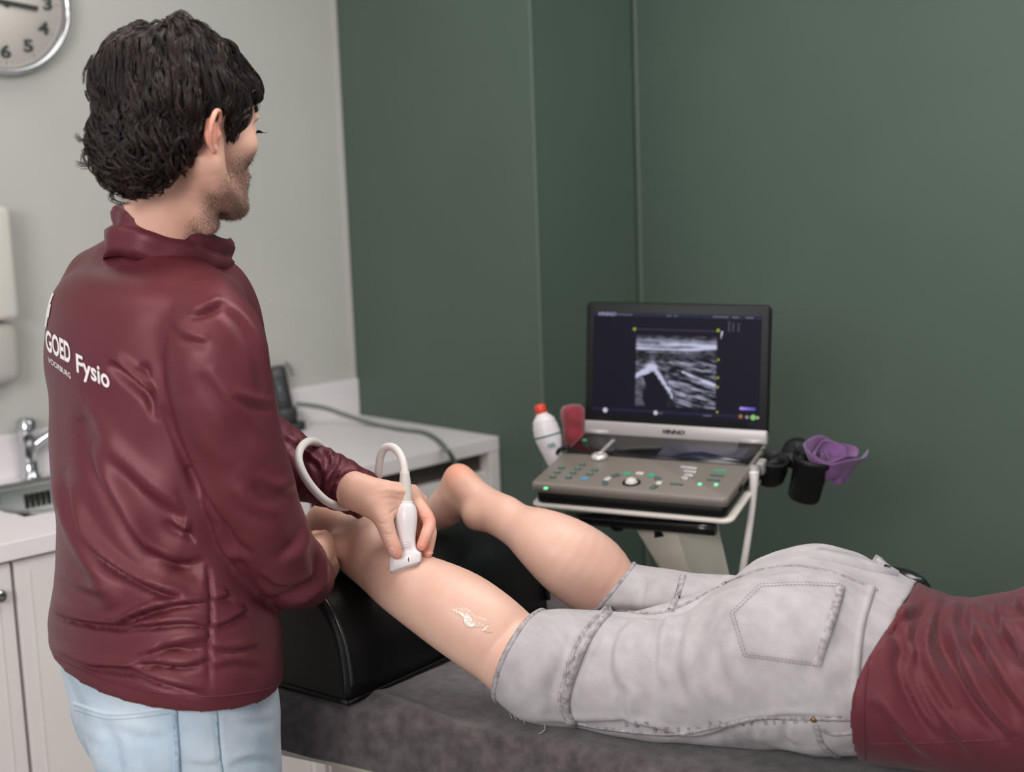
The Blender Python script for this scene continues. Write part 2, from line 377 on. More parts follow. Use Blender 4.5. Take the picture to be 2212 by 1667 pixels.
def cabinet(x0, x1, label, gap=0., top=.86, knobx=None):
    r = thing('base_cabinet', label, 'cabinet', ctr([(x0+x1)/2, .3, 0]), 'white base cabinets under the worktop')
    obj('carcass', *merge(cbox(x0, x1, .04, .6, .1, top), cbox(x0+.01, x1-.01, .09, .5, 0, .1)), dark if gap else whitec, r, smooth=False)
    if gap:
        obj('side_panel', *cbox(x1-.035, x1, .0, .6, 0, .861), whitec, r, smooth=False)
        obj('drawer', *cbox(x0+.002, x1-.037, .012, .04, .62, .86-gap), whitec, r, smooth=False)
        obj('drawer', *cbox(x0+.002, x1-.037, .012, .04, .365, .613), whitec, r, smooth=False)
        obj('drawer', *cbox(x0+.002, x1-.037, .012, .04, .11, .358), whitec, r, smooth=False)
    else:
        d = obj('door', *merge(cbox(x0+.0012, x1-.0012, .014, .038, .11, .855), cbox(x0+.03, x0+.034, .0125, .015, .14, .83), cbox(x1-.034, x1-.03, .0125, .015, .14, .83)), whitec, r, smooth=False)
        if knobx is not None:
            obj('handle', *lathe([(.006, 0), (.006, .016), (.014, .02), (.014, .026), (.009, .03)], 20, frame(ctr([knobx, .014, .797]), U, y=Z3)@np.diag([1, 1, 1, 1.])), chrome, d)
    return r
cabinet(-.62, -.003, 'white drawer cabinet with a dark grip gap, beside the green wall', gap=.052)
cabinet(-.80, -.63, 'narrow white cabinet hidden behind the standing person in maroon', gap=.052)
cabinet(-1.362, -.81, 'white cabinet with plain door under the steel sink', top=.735)
cabinet(-1.90, -1.368, 'white cabinet at the left picture edge with a knob on its door', knobx=-1.405)
# sink
r = thing('sink', 'stainless steel sink set into the white worktop', 'sink', ctr([-1.05, .36, .87]))
def rrect(x0, x1, y0, y1, rad, z, seg=6):
    P = []
    for cx_, cy_, a0 in ((x1-rad, y1-rad, 0), (x0+rad, y1-rad, 90), (x0+rad, y0+rad, 180), (x1-rad, y0+rad, 270)):
        for i in range(seg+1):
            a = math.radians(a0+90*i/seg); P.append((cx_+rad*math.cos(a), cy_+rad*math.sin(a), z))
    return P
rings = [rrect(sx0-.01, sx1+.01, sy0-.01, sy1+.01, .09, .9005), rrect(sx0-.01, sx1+.01, sy0-.01, sy1+.01, .09, .903), rrect(sx0+.006, sx1-.006, sy0+.006, sy1-.006, .085, .903),
         rrect(sx0+.012, sx1-.012, sy0+.012, sy1-.012, .08, .89), rrect(sx0+.03, sx1-.03, sy0+.03, sy1-.03, .06, .76), rrect(sx0+.06, sx1-.06, sy0+.06, sy1-.06, .05, .745)]
n = len(rings[0]); V = ctr(np.vstack(rings)); Fc = [(k*n+i, k*n+(i+1) % n, (k+1)*n+(i+1) % n, (k+1)*n+i) for k in range(5) for i in range(n)]+[tuple(range(5*n, 6*n))]
obj('basin', V, Fc, steel, r)
obj('overflow', *merge(*[cbox(-1.10+i*.014, -1.091+i*.014, sy1-.022, sy1-.012, .84, .874, 0) for i in range(5)]), mat('black_slot', (30, 30, 30), .6), r, smooth=False)
# faucet
fx, fy = -1.055, .572
r = thing('faucet', 'chrome mixer tap standing behind the steel sink', 'faucet', ctr([fx, fy, .9]))
FM = frame(ctr([fx, fy, .9]), U, z=Z3)
obj('body', *lathe([(.026, 0), (.026, .006), (.02, .012), (.02, .09), (.025, .095), (.025, .142), (.018, .15), (.0, .151)], 28, FM), chrome, r)
obj('spout', *tube([tf(FM, p) for p in ((0, 0, .07), (.04, -.02, .10), (.10, -.06, .135), (.15, -.10, .135), (.165, -.115, .11))], [.011, .011, .011, .011, .01]), chrome, r)
obj('lever', *tube([tf(FM, p) for p in ((0, 0, .14), (-.02, -.03, .148), (-.03, -.06, .152))], [.012, .009, .007], flat=.6), chrome, r)
# ================================================================ wall clock
WL = CORNER; NL = -nrm(np.array([-Vd[0], -Vd[1], 0]))*-1   # wall normal helper
cc = onplane(-6, 6, CORNER, Vd)+Vd*.02
KF = frame(cc, U, z=Vd)     # x along the wall, y up?, z out of wall
if KF[2, 1] < 0: KF[:3, 1] *= -1
RC = 155*proj(cc)[2][0]/F
r = thing('wall_clock', 'round white wall clock with chrome rim and dark numerals', 'clock', cc)
prof = [(RC*.90, -.018), (RC*.97, -.018), (RC, -.008), (RC, .012), (RC*.975, .022), (RC*.935, .024), (RC*.9, .008), (RC*.9, -.018)]
obj('rim', *lathe(prof, 96, KF, close=False), chrome, r)
obj('dial', *lathe([(RC*.91, -.016), (RC*.91, .0), (0.0001, .0)], 64, KF), mat('clock_dial', (215, 208, 200), .5), r)
ink = mat('dark_green_ink', (45, 52, 48), .6)
for i in range(1, 13):
    a = math.radians(90-30*i); M = KF.copy(); M[:3, 3] = tf(KF, [RC*.69*math.cos(a), RC*.69*math.sin(a), .0012])
    V, Fc = text_geo(str(i), RC*.235, M, .0006, bold=.0014, sx=1.35)
    obj('numeral', V, Fc, ink, r, smooth=False)
tk = []
for i in range(60):
    a = math.radians(6*i); M = KF@np.array([[math.cos(a), -math.sin(a), 0, 0], [math.sin(a), math.cos(a), 0, 0], [0, 0, 1, 0], [0, 0, 0, 1.]])
    tk.append(box(RC*(.05 if i % 5 == 0 else .03), .0022 if i % 5 == 0 else .0008, .0008, M, c=(RC*.83, 0, .0008)))
obj('minute_track', *merge(*tk), mat('grey_ink', (120, 112, 100), .6), r, smooth=False)
def hand(ang, L, w, z):
    a = math.radians(ang); M = KF@np.array([[math.cos(a), -math.sin(a), 0, 0], [math.sin(a), math.cos(a), 0, 0], [0, 0, 1, 0], [0, 0, 0, 1.]])
    return box(L+.02, w, .0015, M, c=(L/2-.01, 0, z), bev=.0005, seg=1)
obj('minute_hand', *hand(-7.5, RC*.53, .0115, .006), ink, r, smooth=False)
obj('hour_hand', *hand(150, RC*.4, .010, .004), ink, r, smooth=False)
# ================================================================ dispenser on the grey wall at the picture's left edge
dp = onplane(-40, 640, CORNER, Vd)
DF = frame(dp, U, z=Z3)
if DF[:3, 1]@Vd < 0: DF[:3, 1] *= -1
sc_ = proj(dp)[2][0]/F
r = thing('towel_dispenser', 'white wall dispenser at the left picture edge above the sink', 'dispenser', dp)
obj('housing', *box(.1, .1, .27, DF, c=(0, .051, .08), bev=.018), mat('dispenser_white', (212, 208, 200), .4), r)
obj('lower_tray', *box(.105, .085, .15, DF, c=(.002, .044, -.135), bev=.03), mat('dispenser_grey', (182, 178, 170), .45), r)
# ================================================================ upright handheld device on the worktop
blk = mat('black_plastic', (28, 28, 30), .4)
b0 = onz(632, 926, .902)
HF = frame(b0, nrm(np.array([1, .1, 0])), z=Z3)
r = thing('charging_handset', 'black upright handset in its cradle beside the standing person on the worktop', 'handset', b0)
s_ = proj(b0)[2][0]/F
obj('cradle', *merge(plate(.085, .07, .02, .02, HF, c=(-.005, 0, .01), bev=.004), box(.055, .045, .05, HF, c=(-.012, 0, .04), bev=.01)), blk, r)
TL = frz(b0+Z3*.03, (-.16, .05, 1), HF[:3, 0])
obj('handset', *box(.046, .03, .155, TL, c=(-.012, 0, .078), bev=.009), blk, r)
obj('screen_glass', *plate(.026, .075, .002, .004, TL@np.array([[1, 0, 0, -.012], [0, 0, -1, -.0158], [0, 1, 0, .09], [0, 0, 0, 1.]])), mat('grey_glass', (70, 72, 78), .15), r)
# grey cable over the worktop
zt = .906
dh_ = proj(b0)[2][0]; C = [W(640, 872, dh_), W(668, 875, dh_+.01), W(705, 882, dh_+.02), W(745, 896, dh_+.02), onz(810, 917, zt), onz(870, 928, zt), onz(915, 934, zt), onz(945, 950, zt), onz(966, 972, zt)]
fe = ctr([0, -.006, .9]); 
C += [onplane(978, 990, fe, Vd), onplane(988, 1012, fe+Vd*.004, Vd), onplane(994, 1050, fe+Vd*.006, Vd), onplane(996, 1110, fe+Vd*.006, Vd), onplane(999, 1300, fe+Vd*.006, Vd)]
c_ = tag(obj('cable', *tube(C, .0062, 10, 6), mat('grey_cable', (100, 108, 102), .5), loc=C[2]), 'grey cable lying across the white worktop and hanging over its front', 'cable')
Wl = [onz(590, 905, .93), W(585, 800, 4.0), W(600, 778, 4.0), W(625, 790, 3.98), W(632, 812, 3.97)]
r2 = thing('hose_holder', 'pale rounded device half hidden behind the maroon jacket on the worktop', 'device', onz(590, 925, .902))
b1 = onz(580, 925, .902)
obj('housing', *lathe([(.03, 0), (.034, .004), (.036, .03), (.034, .09), (.026, .125), (.012, .14), (.001, .143)], 28, frame(b1, U, z=Z3)), mat('pale_grey_plastic', (190, 186, 182), .4), r2)
obj('wire', *tube(Wl, .0028, 8), mat('dark_wire', (90, 95, 95), .5), r2)
# ================================================================ treatment table
ZT = .80
E_ = adir(119.); Wt = adir(29.)                       # long axis (feet -> head), width axis (near -> far)
TC = onz(640, 1513, ZT)                               # a point on the near long edge
near0 = TC-E_*.16; near0[2] = 0                                      # near foot corner
TF = frame(near0, E_, z=Z3)
if TF[:3, 1]@Wt < 0: TF[:3, 1] *= -1
TL_, TW_ = 2.0, .68
root = thing('treatment_table', 'padded treatment table with cream frame under the grey cover', 'table', tf(TF, [1, .34, 0]))
cream = mat('cream_metal', (214, 206, 194), .35)
obj('cushion', *box(TL_-.02, TW_-.02, .058, TF, c=(TL_/2, TW_/2, ZT-.034), bev=.02), mat('black_vinyl_pad', (30, 30, 32), .4), root)
obj('frame', *merge(box(TL_-.14, .05, .05, TF, c=(TL_/2, .06, ZT-.092), bev=.004), box(TL_-.14, .05, .05, TF, c=(TL_/2, TW_-.06, ZT-.092), bev=.004),
    box(.05, TW_-.1, .05, TF, c=(.1, TW_/2, ZT-.092), bev=.004), box(.05, TW_-.1, .05, TF, c=(TL_-.1, TW_/2, ZT-.092), bev=.004)), cream, root)
obj('pedestal', *merge(box(.13, .5, .66, TF, c=(.21, TW_/2, .4), bev=.012), box(.13, .5, .66, TF, c=(1.75, TW_/2, .4), bev=.012), box(1.7, .12, .1, TF, c=(.95, TW_/2, .12), bev=.01)), cream, root)
for x in (.2, 1.76):
    for y in (.08, TW_-.08):
        obj('foot', *lathe([(.03, 0), (.035, .01), (.02, .03), (.012, .07)], 20, frame(tf(TF, [x, y, 0.001]), U, z=Z3)), mat('black_rubber', (30, 30, 30), .6), root)
# grey velour cover: draped sheet with folds, one closed sheet with thickness
nx, ny = 340, 120
hang = .072
xs = np.linspace(-hang-.015, TL_+hang, nx)
s = np.linspace(-hang, TW_+hang, ny)
GX, GY = np.meshgrid(xs, s, indexing='ij')
def wrap(a, L, r=.022):
    """position along a flat top of length L, dropping over rounded edges -> (pos, dz)"""
    p = np.clip(a, r, L-r).copy(); dz = np.zeros_like(a)
    for sgn, e in ((-1, r), (1, L-r)):
        q = (a-e)*sgn; k = q > 0; th = np.clip(q/r, 0, math.pi/2)
        pp = e+sgn*r*np.sin(th); dd = -r*(1-np.cos(th)); ex = np.clip(q-r*math.pi/2, 0, None)
        p[k] = pp[k]; dz[k] = (dd-ex)[k]
    return p, dz
X1, dz1 = wrap(GX, TL_); Y1, dz2 = wrap(GY, TW_)
Zc = ZT+np.minimum(dz1, dz2)+np.minimum(np.maximum(dz1, dz2)*.3, 0)
out = np.clip(-np.minimum(dz1, dz2)/.05, 0, 1.6)      # loose below the edge
ph = GX*9+np.sin(GX*5+1)*1.3
Y1 = Y1-np.where(GY < TW_/2, 1, -1)*out*(np.abs(dz2) > 0)*(.007+.007*np.sin(ph)+.004*np.sin(ph*2.3+1))
Zc += (np.abs(dz2) > .03)*(.006*np.sin(GX*7+2.0)-.016*np.clip((GX-.24)/.25, 0, 1))*(GY < .3)
# the diagonal gathering fold near the foot end
def gauss(d, w): return np.exp(-(d/w)**2)
for (ax, ay, bx, by, amp, w) in ((.17, .09, .60, -.05, .010, .022), (.12, .04, .45, -.04, .005, .016), (.3, .14, .75, .02, .0035, .03), (.9, .1, 1.4, .0, .003, .03), (.1, .3, .3, .6, .003, .03)):
    dx, dy = bx-ax, by-ay; L = math.hypot(dx, dy); t = ((GX-ax)*dx+(GY-ay)*dy)/L**2; dd = ((GX-ax)*dy-(GY-ay)*dx)/L
    win = np.clip(np.sin(np.clip(t, 0, 1)*math.pi), 0, 1)**.6
    Zc += amp*win*gauss(dd, w)-amp*.6*win*gauss(dd-w*1.6, w)
Zc += .0007*np.sin(GX*23+GY*17)+.0006*np.sin(GX*41-GY*31)
Zt = np.stack([X1, Y1, Zc+.004], -1).reshape(-1, 3)
a = np.arange(nx*ny).reshape(nx, ny)
Fq = np.stack([a[:-1, :-1], a[1:, :-1], a[1:, 1:], a[:-1, 1:]], -1).reshape(-1, 4)
velour = mat('grey_velour', (98, 90, 92), .9, sheen=.3, bump=.8, bs=380, spec=.15, rgb2=(66, 60, 62), vs=48)
o = obj('table_cover', tf(TF, Zt), Fq, velour, loc=tf(TF, [1, .34, ZT]))
tag(o, 'dark grey velour cover stretched over the treatment table', 'table cover')
sm = o.modifiers.new('t', 'SOLIDIFY'); sm.thickness = .0035; sm.offset = -1
# ================================================================ bolster
bp = onz(754, 1524, ZT+.006); WB = adir(38.); EB = adir(128.)
BF = frame(bp, WB, z=Z3)        # x: near -> far along the axis, y: away from the head end
if BF[:3, 1]@(-EB) < 0: BF[:3, 1] *= -1
LB, WBW, HB = .52, .36, .185
def bprofile(n=40, grow=0.):
    P = []
    for i in range(n+1):
        th = math.pi*i/n; c, s_ = math.cos(th), math.sin(th)
        x = WBW/2*(1-np.sign(c)*abs(c)**.62); z = HB*abs(s_)**.72
        P.append((x, z))
    return np.array(P)
bpf = bprofile()
leather = mat('black_leatherette', (13, 13, 15), .36, bump=.25, bs=500, spec=.3)
root = thing('bolster', 'black leatherette leg bolster with piped end on the treatment table', 'bolster', tf(BF, [LB/2, WBW/2, 0]))
def crosssec(xv, g):
    c = np.array([WBW/2, HB*.42]); Q = (bpf-c)*(1+g/np.array([WBW/2, HB*.55]))+c; Q[:, 1] = np.maximum(Q[:, 1], 0)
    return np.c_[np.full(len(Q), xv), Q]
secs = [crosssec(x, g) for x, g in ((0, -.012), (.0, -.012), (.002, -.004), (.008, 0), (LB*.25, .001), (LB*.5, -.001), (LB*.75, .001), (LB-.008, 0), (LB-.002, -.004), (LB, -.012))]
n = len(secs[0]); V = np.vstack(secs); Fc = [(k*n+i, (k+1)*n+i, (k+1)*n+i+1, k*n+i+1) for k in range(len(secs)-1) for i in range(n-1)]
Fc += [tuple(range(n)), tuple(range((len(secs)-1)*n, len(secs)*n))[::-1]]+[(k*n+n-1, (k+1)*n+n-1, (k+1)*n, k*n) for k in range(len(secs)-1)]
# bulging end caps
for xe, sg in ((0, -1), (LB, 1)): pass
obj('pad', tf(BF, V), Fc, leather, root)
for xe in (.006, LB-.006):
    P = crosssec(xe, .0022); P = tf(BF, P[1:-1])
    obj('piping', *tube(P, .0046, 8, 2), mat('piping_vinyl', (26, 26, 29), .24, spec=.7), root)
P = tf(BF, [(0, .002, .004), (LB*.5, .001, .004), (LB, .002, .004)]); obj('piping', *tube(P, .004, 8, 8), leather, root)
P = tf(BF, [(-.001, .0, .004), (-.001, WBW*.5, .004), (-.001, WBW, .004)]); obj('piping', *tube(P, .004, 8, 8), leather, root)
# ================================================================ ultrasound machine
h0 = np.array([.325, 2.787, 1.053]); LA = 115.
wl = adir(LA); wl = nrm(wl*math.cos(-.015)+Z3*math.sin(-.015))
back = nrm(np.array([-wl[1], wl[0], 0.])); bt, st = .159, .083; LW, LD, LH = .39, .287, .272
bdn = back*math.cos(bt)+Z3*math.sin(bt); sd = back*math.sin(st)+Z3*math.cos(st)
BFm = frame(h0, wl, y=bdn)                            # base: x right, y back, z up ; y in [-LD, 0]
SF = frame(h0, wl, y=sd)                              # screen: x right, y up, z towards the viewer
silver = mat('silver_plastic', (176, 170, 170), .35, .15)
taupe = mat('taupe_plastic', (124, 115, 108), .42)
gblk = mat('gloss_black', (14, 14, 17), .22, spec=.35)
mblk = mat('matte_black', (17, 17, 19), .5, spec=.3)
ivory = mat('ivory_plastic', (222, 214, 206), .4)
um = thing('ultrasound_machine', 'laptop-style ultrasound machine showing a grey scan on its open screen', 'ultrasound machine', h0)
obj('base', *merge(plate(LW, LD, .02, .012, BFm, c=(0, -LD/2, -.010), bev=.003), ), taupe, um)
obj('underside', *plate(LW-.012, LD-.012, .024, .012, BFm, c=(0, -LD/2, -.031), bev=.003), mblk, um)
def bxy(px, py, lift=0.):
    p = onplane(px, py, h0+BFm[:3, 2]*lift, BFm[:3, 2]); q = (p-h0)@BFm[:3, :3]; return q[0], q[1]
# glossy touch panel
obj('touch_panel', *plate(LW-.012, .118, .0016, .006, BFm, c=(0, -.064, .0006)), gblk, um)
obj('touch_screen', *plate(.17, .07, .001, .003, BFm, c=(.085, -.07, .0018)), mat('touch_glow', (12, 12, 22), .25, emis=(40, 42, 72), es=.35), um)
k1, k2 = bxy(1295, 990), bxy(1326, 958)
lv = obj('lever', *merge(lathe([(.017, 0), (.017, .004), (.013, .009), (.001, .01)], 24, BFm@np.array([[1, 0, 0, k1[0]], [0, 1, 0, k1[1]], [0, 0, 1, .001], [0, 0, 0, 1.]])),
    tube([tf(BFm, (k1[0], k1[1], .009)), tf(BFm, (k2[0], k2[1], .008))], [.004, .004], flat=.6)), mat('bright_silver', (210, 205, 205), .3, .5), um)
kg = mat('green_key', (50, 120, 96), .5, emis=(60, 175, 130), es=.35)
kt = mat('teal_key', (70, 95, 92), .5); kb = mat('blue_key', (70, 120, 150), .5, emis=(70, 140, 180), es=.4)
kw = mat('pale_key', (200, 195, 188), .4)
def key(px, py, w, h, m, ang=0., name='key', t=.003):
    x, y = bxy(px, py); a = math.radians(ang)
    M = BFm@np.array([[math.cos(a), -math.sin(a), 0, x], [math.sin(a), math.cos(a), 0, y], [0, 0, 1, 0], [0, 0, 0, 1.]])
    return obj(name, *plate(w, h, t, min(w, h)*.3, M, c=(0, 0, t/2), bev=.0006), m, um)
for px, py in ((1213, 1011), (1204, 1021), (1194, 1031), (1258, 1004), (1248, 1013), (1238, 1022), (1228, 1032), (1285, 1016), (1274, 1025)): key(px, py, .013, .008, kt); key(px, py, .007, .0035, kg, t=.0034)
key(1263, 1035, .015, .009, kb)
for i in range(9):
    a = math.radians(200-220*i/8); tx, ty = bxy(1364, 1044)
    x, y = tx+.052*math.cos(a), ty+.045*math.sin(a)+.004
    M = BFm@np.array([[math.cos(a-1.57), -math.sin(a-1.57), 0, x], [math.sin(a-1.57), math.cos(a-1.57), 0, y], [0, 0, 1, 0], [0, 0, 0, 1.]])
    obj('key', *plate(.016, .011, .003, .003, M, c=(0, 0, .0015), bev=.0006), (kt, kw, kt, kg, kw, kg, kt, kw, kt)[i], um)
tx, ty = bxy(1364, 1043)
MB_ = BFm@np.array([[1, 0, 0, tx], [0, 1, 0, ty], [0, 0, 1, 0], [0, 0, 0, 1.]])
obj('trackball', *lathe([(.0125*math.cos(a), .0125*math.sin(a)-.0015) for a in np.linspace(0, 1.57, 10)], 28, MB_), kw, um)
obj('trackball_ring', *lathe([(.013, .0), (.0175, .0), (.0175, .0022), (.013, .0022)], 28, MB_, close=False), mblk, um)
for j, (px, py, w) in enumerate(((1488, 1012, .034), (1491, 1021, .026), (1488, 1030, .018), (1480, 1037, .013))):
    key(px, py, w, .0085, mat('bright_silver', (0, 0, 0)), -6, 'dial_segment', .004+.001*j)
for px, py in ((1556, 1018), (1549, 1028), (1541, 1038), (1462, 1047)): key(px, py, .026, .0045, kg if py < 1020 else kt)
for px, py, w in ((1179, 1056, .008), (1512, 1047, .007), (1547, 1048, .007)):
    key(px, py, w, w, mat('green_led', (100, 220, 150), .4, emis=(110, 235, 160), es=.8), 0, 'indicator_lamp')
key(1263, 952, .010, .006, kg)
# right-hand side ports
PM = BFm
obj('port', *merge(box(.003, .05, .014, PM, c=(LW/2+.001, -.075, -.012), bev=.001)), mblk, um)
obj('port', *merge(box(.003, .02, .008, PM, c=(LW/2+.001, -.20, -.014), bev=.001)), mblk, um)
# lid
lid = obj('lid', *plate(LW, LH-.002, .016, .012, SF, c=(0, LH/2+.004, -.008), bev=.003), mblk, um)
obj('silver_bezel', *merge(box(LW, .030, .018, SF, c=(0, .012, -.006), bev=.004), box(LW*.84, .022, .016, SF, c=(0, -.004, -.006), bev=.004)), silver, um)
obj('hinge', *tube([tf(BFm, (-LW/2+.004, .0, .003)), tf(BFm, (-LW/2+.055, -.001, .003))], .006, 12, 1), silver, um)
obj('hinge', *tube([tf(BFm, (LW/2-.055, -.001, .003)), tf(BFm, (LW/2-.004, .0, .003))], .006, 12, 1), silver, um)
obj('lid_lettering', *text_geo('VINNO', .011, SF@np.array([[1, 0, 0, 0], [0, 1, 0, .0125], [0, 0, 1, .0034], [0, 0, 0, 1.]]), .0003, bold=.0006, shear=.3, sx=1.35), mat('black_ink', (15, 15, 15), .5), um, smooth=False)
# lcd: what the screen shows is emitted colour on its own grid
gx, gy = 420, 260
SW, SH = .356, .213; sy0_ = .0405
def noise2(h, w, sx, sy, seed, oct=3):
    g = np.random.default_rng(seed); out = np.zeros((h, w)); amp = 1.
    for o_ in range(oct):
        nh, nw = max(2, int(h/sy)+2), max(2, int(w/sx)+2); G = g.random((nh, nw))
        yi = np.linspace(0, nh-1.001, h); xi = np.linspace(0, nw-1.001, w); y0 = yi.astype(int); x0 = xi.astype(int); fy = (yi-y0)[:, None]; fx = (xi-x0)[None]
        fy = fy*fy*(3-2*fy); fx = fx*fx*(3-2*fx)
        out += amp*(G[y0][:, x0]*(1-fy)*(1-fx)+G[y0+1][:, x0]*fy*(1-fx)+G[y0][:, x0+1]*(1-fy)*fx+G[y0+1][:, x0+1]*fy*fx)
        amp *= .55; sx = max(1.5, sx/2); sy = max(1.5, sy/2)
    out -= out.min(); return out/out.max()
img = np.zeros((gy+1, gx+1, 3)); img[:] = (.004, .003, .010)
# picture area: u,v fractions measured on the screen (0,0 = top left)
u0, u1, v0, v1 = .262, .752, .215, .905
H_ = int((v1-v0)*gy); W_ = int((u1-u0)*gx)
yy, xx = np.mgrid[0:H_, 0:W_]; a = xx/W_; b = yy/H_
nz = noise2(H_, W_, 22, 7, 3, 4); nz2 = noise2(H_, W_, 12, 6, 5, 3)
val = .22+.55*(nz-.5)+.35*(nz2-.5)
val = np.clip(val, 0, 1)
def band(c, w, s): return s*np.exp(-((b-c)/w)**2)
top = band(.07, .025, .35)+band(.13+.01*np.sin(a*7), .03, .5)+band(.17-.02*a+.035*np.sin(a*3+.4), .022, .95)
val = np.where(b < .2, val*.6+top, val)
val += band(.10+.02*a, .02, .4)*(a > .3)
val *= np.where((b > .24) & (b < .36), .55, 1)
# muscle striations sloping down right
st_ = noise2(H_*2, W_, 46, 5, 9, 2); idx = np.clip((yy-xx*.22+H_*.3).astype(int), 0, H_*2-1); val += np.where((a > .42) & (b > .3), (st_[idx, xx]-.5)*1.3, 0)
val += .8*np.exp(-((b-(.5+(a-.6)*.42))/.022)**2)*(a > .58)
# bone surface and its shadow
dq = a-.225; ridge = .43+np.sqrt((dq*np.where(dq > 0, 1.7, .75))**2+.0012)
ridge = ridge+(nz2-.5)*.03
val += np.where(a < .47, (.75+.5*nz)*np.exp(-((b-ridge+.012)/(.035+.05*np.exp(-((a-.2)/.09)**2)))**2), 0)
shad = (b > ridge+.045) & (a > .115+.02*np.sin(b*20)) & (a < .56) & (b > ridge+.04)
val = np.where(shad, .02+.05*nz*(a > .4), val)
val = np.where((a < .10) & (b > .62), val*.55+.1, val)
val = np.clip(val, 0, 1)**1.25*np.clip((a)/.02, 0, 1)*np.clip((1-a)/.02, 0, 1)*np.clip((1-b)/.03, 0, 1)
r0, c0 = int(v0*gy), int(u0*gx)
img[r0:r0+H_, c0:c0+W_] = np.maximum(img[r0:r0+H_, c0:c0+W_], val[..., None]*np.array([.50, .50, .68]))
def rect(u, v, du, dv, c): img[int(v*gy):max(int(v*gy)+1, int((v+dv)*gy)), int(u*gx):max(int(u*gx)+1, int((u+du)*gx))] = c
rect(0, .0, 1, .035, (.016, .016, .04)); rect(.0, .938, 1, .02, (.014, .012, .036)); rect(.262, .15, .49, .012, (.035, .03, .04))
def dots(u, v, r_, c):
    Y_, X_ = np.mgrid[0:gy+1, 0:gx+1]; k = ((X_/gx-u)*SW)**2+((Y_/gy-v)*SH)**2 < r_**2; img[k] = c
for u, v in ((.254, .155), (.752, .145)): dots(u, v, .0035, (.22, .35, .03))
for v in (.42, .59, .68, .915): dots(.757, v, .0025, (.3, .3, .02))
dots(.082, .955, .005, (.55, .5, .55)); dots(.392, .955, .0045, (.55, .5, .55))
for k in range(24): rect(.89+k*.0037, .86, .0037, .028, (.1+.3*(1-k/24)**2, .2*(1-k/24)+.05, .75*(1-.5*k/24)))
dots(.893, .945, .004, (.35, .12, .05)); dots(.93, .948, .0035, (.3, .25, .25)); dots(.965, .948, .0055, (.2, .5, .15)); dots(.99, .948, .003, (.4, .4, .3))
for k, (u, v0_) in enumerate(((.81, .06), (.835, .07), (.865, .08))):
    for j in range(8-k): rect(u, v0_+j*.013, .012, .005, (.10, .10, .12))
for k in range(12): rect(.772-k*.0002, .155+k*.006, .012*(1-k/14), .006, (.5, .5, .62))
V = np.stack(np.meshgrid(np.linspace(-SW/2, SW/2, gx+1), np.linspace(sy0_+SH, sy0_, gy+1)), -1).reshape(-1, 2)
V = tf(SF, np.c_[V, np.full(len(V), .0006)])
ai = np.arange((gx+1)*(gy+1)).reshape(gy+1, gx+1); Fq = np.stack([ai[1:, :-1], ai[1:, 1:], ai[:-1, 1:], ai[:-1, :-1]], -1).reshape(-1, 4)
sm_ = bpy.data.materials.new('scan_display'); sm_.use_nodes = True; nt = sm_.node_tree; p = nt.nodes['Principled BSDF']
p.inputs['Base Color'].default_value = (.006, .006, .008, 1); p.inputs['Roughness'].default_value = .45; p.inputs['Specular IOR Level'].default_value = .08; p.inputs['Emission Strength'].default_value = 1.
at = nt.nodes.new('ShaderNodeAttribute'); at.attribute_name = 'shown'; nt.links.new(at.outputs['Color'], p.inputs['Emission Color'])
so = obj('lit_display', V, Fq, sm_, um)
ca = so.data.color_attributes.new('shown', 'FLOAT_COLOR', 'POINT'); ca.data.foreach_set('color', np.c_[img.reshape(-1, 3), np.ones((gx+1)*(gy+1))].ravel().astype(np.float32))
def scr(u, v): return SF@np.array([[1, 0, 0, -SW/2+u*SW], [0, 1, 0, sy0_+SH-v*SH], [0, 0, 1, .0008], [0, 0, 0, 1.]])
glow = mat('screen_text', (20, 20, 24), .4, emis=(150, 155, 185), es=.8); glow2 = mat('screen_text_dim', (20, 20, 24), .4, emis=(75, 85, 100), es=.8)
obj('screen_lettering', *text_geo('VINNO', .0095, scr(.08, .018), .0001, bold=.0003, shear=.3, sx=1.3), glow, um, smooth=False)
for u, w in ((.17, .05), (.215, .05), (.46, .03), (.5, .02), (.74, .04), (.785, .05), (.85, .04), (.93, .045), (.42, .03), (.7, .05)):
    v = .018 if (w != .03 or u > .45) and u != .7 else .955
    obj('menu_bar', *plate(w*SW, .003, .0002, .0005, scr(u, v)), glow2, um, smooth=False)
# ================================================================ trolley
ct = thing('ultrasound_trolley', 'trolley with ivory column and black handle bar carrying the ultrasound machine', 'trolley', (h0[0], h0[1]-.1, 0))
obj('tray', *plate(LW+.012, LD+.0, .010, .02, BFm, c=(0, -LD/2+.003, -.049), bev=.003), ivory, ct)
obj('tray_bracket', *merge(box(.15, .12, .022, BFm, c=(-.02, -LD*.62, -.066), bev=.005), box(.1, .10, .016, BFm, c=(-.02, -LD*.5, -.082), bev=.004)), mblk, ct)
def dd(px, py, d): return W(px, py, d)
hb = [tf(BFm, (-.16, -LD+.05, -.1)), tf(BFm, (.0, -LD+.05, -.1)), tf(BFm, (.155, -LD+.05, -.1))]
dh = 2.60
obj('handle_bar', *tube([dd(1225, 1118, dh+.12), dd(1400, 1131, dh+.02), dd(1544, 1143, dh-.05)], .0125, 16, 4), mat('black_gloss_bar', (16, 16, 17), .25), ct)
obj('handle_bracket', *merge(tube([dd(1330, 1100, dh+.12), dd(1335, 1132, dh+.05)], .016, 10, 1), tube([dd(1425, 1108, dh+.06), dd(1430, 1160, dh+.05)], .015, 10, 1)), mblk, ct)
